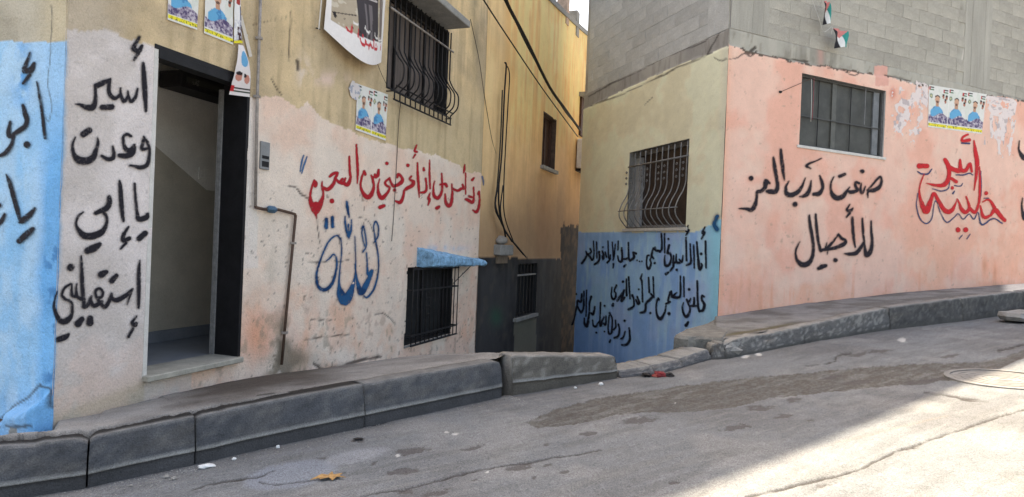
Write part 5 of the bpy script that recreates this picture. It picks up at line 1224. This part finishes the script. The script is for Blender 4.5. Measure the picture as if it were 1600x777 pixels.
def lettering(u, v, u0, u1, vc, h, seed, wob=0.0):
    """a line of joined script strokes"""
    vb = vc+wob*np.sin((u-u0)*3.1)
    base_ = (u > u0) & (u < u1) & (np.abs(v-vb) < h*.16) & (vnoise(u*34, u*0+seed, seed) > .22)
    tall = (u > u0) & (u < u1) & (v > vb-h*.75*vnoise(u*46, u*0, seed+1)) & (v < vb) & (vnoise(u*60, u*0, seed+2) > .62)
    low = (u > u0) & (u < u1) & (v < vb+h*.45*vnoise(u*30, u*0, seed+3)) & (v > vb) & (vnoise(u*40, u*0, seed+5) > .66)
    return base_ | tall | low
pt_ = lambda W, x, y: tuple(W.at(x, y, .01))
po = thing('poster', 'portrait poster with yellow band above the left part of the doorway', 'poster', pt_(LW, 284, 30), 'portrait posters over the doorway')
field_sheet('sheet', LW, [(261, -52), (311, -36), (306, 47), (260, 31)], lambda u, v: portrait_print(u, v, 1, 1), po)
po = thing('poster', 'portrait poster with yellow band above the right part of the doorway', 'poster', pt_(LW, 340, 45), 'portrait posters over the doorway')
field_sheet('sheet', LW, [(320, -34), (363, -22), (362, 70), (317, 52)], lambda u, v: portrait_print(u, v, 1, 5), po)
def edge_print(u, v):
    C = np.tile(lin((226, 224, 222)), (len(u), 1)); C = paint(C, (u > .5) & (v > .35) & (u < .9), (60, 66, 96)); C = paint(C, (v > .72) & (u > .2), (70, 44, 50)); C = paint(C, (fbm(u*9, v*14, 5) > .6) & (v > .6), (200, 198, 204)); C = paint(C, ell(u, v, .4, .28, .25, .06), (170, 60, 56)); return paint(C, v > .96, (226, 212, 60))
po = thing('poster', 'folded narrow poster with dark figure beside the doorway posters', 'poster', pt_(LW, 369, 40), 'portrait posters over the doorway')
field_sheet('sheet', LW, [(364, -24), (372, -18), (376, 68), (363, 68)], edge_print, po, off=.016, bulge=lambda u, v: (0, .02*np.sin(u*3.1)))
def strip_print(u, v):
    C = np.tile(lin((222, 214, 212)), (len(u), 1)); C = paint(C, ((u-.72+v*.25)/.30)**2+((v-.27)/.16)**2 < 1, (92, 158, 196)); C = paint(C, ell(u, v, .3, .64, .2, .08), (196, 132, 116)); C = paint(C, ell(u, v, .78, .66, .16, .09), (196, 132, 116))
    C = paint(C, ell(u, v, .3, .57, .2, .035) | ell(u, v, .66, .60, .08, .04), (40, 32, 34)); C = paint(C, (v > .84) & (v < .88) & (u > .15), (36, 32, 34)); C = paint(C, (v > .90) & (v < .93) & (u > .1), (44, 60, 44)); C = paint(C, (v > .82) & (v < .93) & (u < .18), (186, 40, 44)); return C
po = thing('torn_poster', 'torn strip of poster hanging over the top right corner of the doorway', 'poster', pt_(LW, 372, 115))
field_sheet('sheet', LW, [(368, 70), (376, 72), (388, 152), (356, 148)], strip_print, po, off=.028, bulge=lambda u, v: (np.column_stack([(.022*np.sin(v*3.1))*(u-.5), u*0]), .02*np.sin(v*4)*1.0))
po = thing('torn_paper', 'white curl of torn paper on the wall right of the doorway posters', 'paper', pt_(LW, 385, 60))
field_sheet('sheet', LW, [(363, -10), (368, -12), (394, 88), (386, 90)], lambda u, v: np.tile(lin((205, 196, 184)), (len(u), 1)), po, off=.012, maskfn=lambda u, v: np.abs(u-.5)*2 < .5+.7*fbm(u*3, v*9, 8))
def banner_print(u, v):
    C = np.tile(lin((230, 224, 220)), (len(u), 1)); e = v-.12+.04*u
    inner = (u > .06) & (u < .95) & (e < .70)
    C = paint(C, inner, (176, 160, 138)); C = paint(C, inner & (fbm(u*4, v*5, 2) > .5), (198, 186, 166)); C = paint(C, inner & (u > .43) & (u < .84) & (e > .12), (62, 56, 58))
    C = paint(C, inner & (u > .43) & (u < .84) & (e > .34) & (vnoise(u*24, v*2, 4) > .62), (112, 104, 104))
    C = paint(C, inner & (u > .43) & (u < .84) & lettering(u, e, .45, .83, .27, .05, 3), (188, 180, 176)); C = paint(C, inner & (u > .88), (120, 108, 100)); C = paint(C, inner & (u > .08) & (u < .4) & (np.abs(e-.60+.15*u) < .006), (60, 50, 48))
    C = paint(C, inner & ell(u, e, .65, .03, .2, .08), (150, 176, 206))
    C = paint(C, (np.abs(u-.5) < .46) & (v > .70) & (fbm(u*18, v*18, 6) > .72) & (v < .78), (40, 34, 34))
    C = paint(C, script(u, v, .26, .94, .80, .86, .055, 6, .017), (196, 52, 60)); C = paint(C, script(u, v, .40, .94, .72, .765, .03, 9, .012), (226, 220, 214)); return C
bn = thing('banner', 'white printed cloth banner with red lettering and sagging bottom edge beside the upper window', 'banner', pt_(LW, 545, 50))
ob = field_sheet('cloth', LW, [(508, -60), (599, -40), (589, 98), (499, 46)], banner_print, bn, off=.05,
            bulge=lambda u, v: (np.column_stack([u*0, -.15*np.sin(np.pi*u)*ss(.62, 1, v)]), .10*np.sin(np.pi*u)*ss(.1, 1, v)))
def batten(a, b, n, par, o=.05, r=.006, m=None, nm='batten'):
    t = MB(); t.tube([LW.at(*a, o), LW.at(*b, o)], r, 6); t.build(nm, m or M_white, par)
batten((508, -60), (498, 46), 0, bn); batten((600, -40), (589, 98), 0, bn)
t = MB(); t.tube([LW.at(589, 98, .05), LW.at(597, 118, .03), LW.at(605, 134, .09)], .003, 4); t.build('tie_wire', M_cable, bn)
t = MB(); t.tube([LW.at(494, 44, .0), LW.at(500, 46, .06)], .006, 5); t.build('nail', M_iron, bn)
po = thing('poster', 'pair of small portrait posters pasted below the banner', 'poster', pt_(LW, 580, 180))
field_sheet('sheet', LW, [(557, 131), (605, 148), (601, 220), (554, 203)], lambda u, v: portrait_print(u, v, 2, 8), po)
def blotch(u, v): C = np.tile(lin((214, 206, 204)), (len(u), 1)); return paint(C, fbm(u*7, v*7, 5) > .6, (160, 164, 176))
po = thing('torn_paper', 'scrap of torn white paper at the top left of the small posters', 'paper', pt_(LW, 550, 140))
field_sheet('sheet', LW, [(541, 124), (562, 130), (561, 160), (543, 154)], blotch, po, off=.015, cell=.8, maskfn=lambda u, v: (np.hypot(u-.5, v-.5) < .30+.34*fbm(u*5, v*5, 8)))
po = thing('poster', 'row of three portrait posters with yellow bands on the pink wall', 'poster', pt_(PW, 1490, 170))
field_sheet('sheet', PW, [(1449, 133), (1539, 148), (1531, 210), (1447, 199)], lambda u, v: portrait_print(u, v, 3, 12), po, off=.030, cell=.9)
def scrap(nm, lab, quad, thr, seed, W=PW, frq=(7, 9), stre=1.0, bl=True):
    p_ = thing('torn_paper', lab, 'paper', pt_(W, (quad[0][0]+quad[2][0])/2, (quad[0][1]+quad[2][1])/2), 'torn white paper on the pink wall')
    def f(u, v):
        C = np.tile(lin((226, 212, 208)), (len(u), 1)); C = paint(C, fbm(u*9, v*9, seed+3) > .62, (190, 176, 176)); return C
    field_sheet('sheet', W, quad, f, p_, off=.028, cell=.8, maskfn=lambda u, v: (fbm(u*frq[0], v*frq[1], seed) > thr+.22*(2*np.abs(u-.5))**3+.2*(2*np.abs(v-.5))**4))
scrap('a', 'ragged torn white paper left of the three posters', [(1392, 126), (1450, 132), (1440, 230), (1386, 224)], .45, 4)
scrap('b', 'thin vertical streaks of torn paper right of the three posters', [(1532, 168), (1590, 174), (1584, 250), (1532, 243)], .45, 9, frq=(12, 2.5))
scrap('c', 'torn white sheet with faint blue print at the upper right of the three posters', [(1538, 150), (1588, 155), (1582, 186), (1540, 180)], .30, 14, frq=(4, 4))
scrap('d', 'small torn white sheet touching the upper left of the three posters', [(1428, 126), (1450, 132), (1447, 166), (1428, 160)], .30, 21, frq=(4, 4))

# ================================================================== CABLES, FLAGS
def wire(label, pts, r, mat=M_cable, cat='cable', name='cable', n=6, group=None):
    P = [np.array(p) for p in catmull([tuple(q) for q in pts], 5)]; t = MB(); t.tube(P, r, n); o = t.build(name, mat, smooth=True); tag(o, label, cat, group); return o
a0 = LW.at(775, -30, 1.0)
wire('thick black cable swooping down into the alley', [LW.at(770, -60, .7), LW.at(790, 0, .55), AW.at(822, 62, .45), AW.at(858, 135, .35), AW.at(884, 172, .25), AW.at(906, 203, .2)], .028)
wire('thin second black cable twisted round the thick one', [LW.at(772, -62, .72), LW.at(792, 0, .57), AW.at(821, 66, .47), AW.at(857, 131, .37), AW.at(885, 177, .27), AW.at(906, 200, .22)], .014)
wire('thin dark wire crossing the ochre wall left of the thick cable', [LW.at(740, -30, .4), LW.at(757, 2, .4), AW.at(800, 68, .3), AW.at(850, 142, .25), AW.at(903, 214, .2)], .011)
wire('longest loose cable hanging down the joint between the ochre houses', [AW.at(789, 98, .10), AW.at(791, 104, .10), AW.at(788, 150, .10), AW.at(784, 240, .10), AW.at(779, 300, .10), AW.at(783, 345, .11), AW.at(797, 372, .12), AW.at(818, 398, .12)], .014, group='loose cables at the joint of the houses')
wire('loose cable with a loop at the top beside the house joint', [AW.at(789, 98, .12), AW.at(796, 115, .12), AW.at(794, 160, .12), AW.at(790, 230, .12), AW.at(787, 300, .13), AW.at(789, 340, .13), AW.at(803, 380, .13)], .010, group='loose cables at the joint of the houses')
wire('short loose cable ending in a tangle above the bundle', [AW.at(785, 141, .08), AW.at(782, 220, .08), AW.at(777, 290, .08), AW.at(774, 318, .09), AW.at(784, 350, .1), AW.at(800, 378, .1)], .012, group='loose cables at the joint of the houses')
wire('slack black cable drooping widest across the concrete stub', [AW.at(786, 290, .16), AW.at(782, 330, .16), AW.at(790, 362, .17), AW.at(808, 385, .17), AW.at(822, 402, .17)], .012, group='loose cables at the joint of the houses')
wire('thin drooping wire low on the house joint', [AW.at(778, 288, .14), AW.at(774, 325, .14), AW.at(786, 352, .15), AW.at(790, 370, .15)], .016, group='loose cables at the joint of the houses')
wire('hair-thin wire down the wall from beside the upper window canopy', [LW.at(735, 30, .01), LW.at(748, 90, .012), LW.at(757, 150, .012), LW.at(768, 215, .012), LW.at(775, 240, .012)], .004)
wire('thin straight wire hanging from the upper window grille to the writing', [LW.at(626, 160, .02), LW.at(623, 190, .015), LW.at(620, 250, .014), LW.at(615, 340, .014), LW.at(612, 377, .014)], .0035)
def flag(label, pole, W, quad, scheme, off=.18):
    t = thing('small_flag', label, 'flag', tuple(W.at(quad[0][0], quad[0][1], off)), 'small flags above the pink wall')
    def f(u, v):
        C = np.tile(lin((224, 224, 222)), (len(u), 1)); C = paint(C, u < .36, (38, 34, 38)); C = paint(C, u > .66, (34, 140, 132)); return paint(C, v < .46-np.abs(u-.5)*.9, (206, 128, 124))
    field_sheet('cloth', W, quad, f, t, off=off, cell=.7, bulge=lambda u, v: (0, .03*np.sin(u*7+v*4)), mat=M_paper)
    return t
flag('upper small flag of black, white and green hanging folded', None, PW, [(1271, 8), (1279, 10), (1284, 42), (1271, 44)], 0)
flag('lower small flag of black, white and green with red triangle', None, PW, [(1285, 50), (1307, 54), (1309, 78), (1289, 80)], 0)
wire('thin string holding the two small flags', [PW.at(1266, -10, .18), PW.at(1272, 8, .18), PW.at(1280, 30, .18), PW.at(1287, 50, .18), PW.at(1300, 42, .16), PW.at(1299, 54, .18)], .003, M_white, 'string', 'string')
wire('red ribbon hanging in front of the pink wall window', [PW.at(1272, 122, .05), PW.at(1271, 150, .05), PW.at(1269, 188, .05)], .005, surf('faded_red', color=(.30, .08, .09), rough=.8), 'ribbon', 'ribbon', n=4)
wire('pale string hanging beside the red ribbon', [PW.at(1268, 124, .06), PW.at(1268, 160, .06), PW.at(1267, 190, .06)], .004, M_white, 'string', 'string', n=4)
wire('cord stretched from a wall hook to the window corner', [PW.at(1219, 144, .03), PW.at(1245, 133, .05), PW.at(1270, 122, .04)], .004, M_rust, 'cord', 'cord', n=4)
t = MB(); p = PW.at(1219, 144, .03); t.box(p, (.02, .02, .014)); tag(t.build('wall_hook', M_iron), 'small iron hook in the pink wall left of the window', 'hook')

# ================================================================== ROAD THINGS
mc_ = road_hit(1568, 593)
mh = thing('manhole_cover', 'round grey manhole cover with concentric rings in the sunlit road', 'manhole cover', tuple(mc_))
gx = (float(zroad(mc_[0]+.3))-float(zroad(mc_[0]-.3)))/.6
def ringm(r0, r1, h, name, mat, par):
    b = MB(); n = 48; V = []
    for (r, hh) in ((r0, -.03), (r0, h), (r1, h), (r1, -.03)):
        for k in range(n): a = 2*math.pi*k/n; V.append((mc_[0]+r*math.cos(a), mc_[1]+r*math.sin(a), mc_[2]+gx*r*math.cos(a)+hh))
    b.add(V, [(j*n+k, j*n+(k+1) % n, (j+1)*n+(k+1) % n, (j+1)*n+k) for j in range(3) for k in range(n)]); return b.build(name, mat, par)
M_cast = surf('worn_cast_iron', color=(.21, .205, .195), rough=.8, vary=.25, vscale=14, bump=(.6, .004, 60))
b_ = MB(); V = [(mc_[0], mc_[1], mc_[2]+.002)]+[(mc_[0]+.40*math.cos(2*math.pi*k/48), mc_[1]+.40*math.sin(2*math.pi*k/48), mc_[2]+gx*.40*math.cos(2*math.pi*k/48)+.002) for k in range(48)]
b_.add(V, [(0, 1+k, 1+(k+1) % 48) for k in range(48)]); b_.build('plate', M_cast, mh)
for r in (.03, .09, .15, .21, .27, .33): ringm(r, r+.032, .005, 'ring', M_cast, mh)
ringm(.385, .43, .012, 'rim', M_cast, mh)
def pebble(name, label, cat, px_, py_, size, mat, flat=.5, seed=0, group=None, yaw=0, long=1.):
    c = road_hit(px_, py_); b = MB(); n1_, n2_ = 10, 6; V = []
    for j in range(n2_+1):
        for i in range(n1_):
            a = 2*math.pi*i/n1_; e = math.pi*j/n2_; v = Vector((math.cos(a)*math.sin(e), math.sin(a)*math.sin(e), math.cos(e))); nz = 1+.5*mn.noise(v*1.7+Vector((seed, 0, 0)))
            x, y = v.x*size*nz*long, v.y*size*nz; V.append((c[0]+x*math.cos(yaw)-y*math.sin(yaw), c[1]+x*math.sin(yaw)+y*math.cos(yaw), c[2]+size*flat*(.8+v.z*nz)))
    b.add(V, [(j*n1_+i, j*n1_+(i+1) % n1_, (j+1)*n1_+(i+1) % n1_, (j+1)*n1_+i) for j in range(n2_) for i in range(n1_)])
    return tag(b.build(name, mat), label, cat, group)
pebble('foam_piece', 'white elongated foam piece in the gutter below the longest kerb joint', 'litter', 322, 731, .022, M_plastic, .5, 1, 'white bits of litter in the gutter', .5, 2.1)
pebble('foam_piece', 'small white foam lump right of the elongated white piece', 'litter', 366, 719, .012, M_plastic, .7, 2, 'white bits of litter in the gutter')
pebble('foam_piece', 'white foam lump furthest right in the gutter, alone on the dark asphalt', 'litter', 434, 700, .013, M_plastic, .7, 3, 'white bits of litter in the gutter')
pebble('pebble', 'pale pebble left of the elongated white piece', 'stone', 260, 747, .014, M_rubble, .6, 4, 'pebbles in the gutter')
pebble('pebble', 'grey pebble touching the pale pebble in the gutter', 'stone', 272, 749, .013, M_rubble, .6, 5, 'pebbles in the gutter')
pebble('pebble', 'single pale pebble near the bottom of the first kerb stone', 'stone', 205, 760, .009, M_rubble, .6, 6, 'pebbles in the gutter')
pebble('pebble', 'black stone lying on the road below the kerb', 'stone', 560, 687, .018, M_iron, .35, 7, None, .3, 1.6)
pebble('pebble', 'white chip on the road before the broken kerb block', 'stone', 939, 602, .022, M_plastic, .6, 8, 'white chips by the kerb block')
pebble('pebble', 'smaller white chip left of the kerb block chip', 'stone', 899, 607, .014, M_plastic, .6, 9, 'white chips by the kerb block')
pebble('rubble_lump', 'low grey lump of spilled concrete in the gutter at the right', 'rubble', 1592, 503, .24, M_rubble, .42, 10, None, .44, 1.3)
pebble('rubble_lump', 'rough broken concrete lump at the start of the right kerb', 'rubble', 1140, 556, .11, M_rubble, .8, 14, None, .5, 1.8)
# grit along the gutter: nobody could count it
gb = MB(); R_ = random.Random(3)
for k in range(900):
    i = R_.choice([1, 2, 3, 3, 4, 5, 6]); t_ = R_.random(); a, b = KL[i-1] if i > 0 else KL[0], KL[i]; q = a+(b-a)*t_; d = (b-a)[:2]; d = d/np.linalg.norm(d); nn = np.array([d[1], -d[0]])
    q2 = q[:2]+nn*(abs(R_.gauss(0, .16))+.01); r_ = R_.uniform(.0015, .0055); z_ = float(zroad(q2[0])); c = (q2[0], q2[1], z_+r_*.4)
    V = [(c[0]+r_*R_.uniform(.7, 1.3), c[1], c[2]), (c[0], c[1]+r_, c[2]), (c[0]-r_, c[1], c[2]), (c[0], c[1]-r_*R_.uniform(.7, 1.3), c[2]), (c[0], c[1], c[2]+r_*.9), (c[0], c[1], c[2]-r_)]
    gb.add(V, [(0, 1, 4), (1, 2, 4), (2, 3, 4), (3, 0, 4), (1, 0, 5), (2, 1, 5), (3, 2, 5), (0, 3, 5)])
g_ = gb.build('gravel', M_rubble); tag(g_, 'loose grit and small stones scattered along the gutter', 'gravel', kind='stuff')
# dry leaf
lc = road_hit(514, 748); b_ = MB(); out = [(-.085, -.035), (-.05, -.005), (-.045, .02), (-.01, .012), (.0, .045), (.02, .018), (.06, .03), (.05, .008), (.09, -.005), (.045, -.012), (.03, -.035), (.005, -.02), (-.03, -.04), (-.045, -.022)]
V = [(lc[0], lc[1], lc[2]+.018)]+[(lc[0]+x*1.0, lc[1]+y*1.3, lc[2]+.008+.012*abs(math.sin(i*1.9))) for i, (x, y) in enumerate(out)]
n = len(out); V2 = [(x, y, z-.0025) for x, y, z in V]
b_.add(V+V2, [(0, 1+k, 1+(k+1) % n) for k in range(n)]+[(n+1, n+2+(k+1) % n, n+2+k) for k in range(n)]+[(1+k, n+2+k, n+2+(k+1) % n, 1+(k+1) % n) for k in range(n)])
lf = b_.build('dry_leaf', M_leaf); tag(lf, 'crumpled dry brown leaf lying on the road at the bottom', 'leaf')
# red and black crushed wrapper by the low kerb
rc = road_hit(1031, 589)
rw = thing('crushed_wrapper', 'crushed red and black wrapper at the foot of the low kerb', 'litter', tuple(rc))
for nm, dx, sz, mt, sd_ in (('red_part', 0, .045, M_red, 3), ('black_part', .085, .04, M_iron, 5), ('black_part', -.13, .035, M_iron, 8)):
    b = MB(); V = []; n1_, n2_ = 9, 5
    for j in range(n2_+1):
        for i in range(n1_):
            a = 2*math.pi*i/n1_; e = math.pi*j/n2_; v = Vector((math.cos(a)*math.sin(e), math.sin(a)*math.sin(e), math.cos(e))); nz = 1+.8*mn.noise(v*2.7+Vector((sd_, 0, 0)))
            V.append((rc[0]+dx+v.x*sz*nz*1.4, rc[1]+v.y*sz*nz, rc[2]+sz*.4+v.z*sz*nz*.6))
    b.add(V, [(j*n1_+i, j*n1_+(i+1) % n1_, (j+1)*n1_+(i+1) % n1_, (j+1)*n1_+i) for j in range(n2_) for i in range(n1_)]); b.build(nm, mt, rw)
# steel cover plate let into the pavement at the far left corner of the blue wall
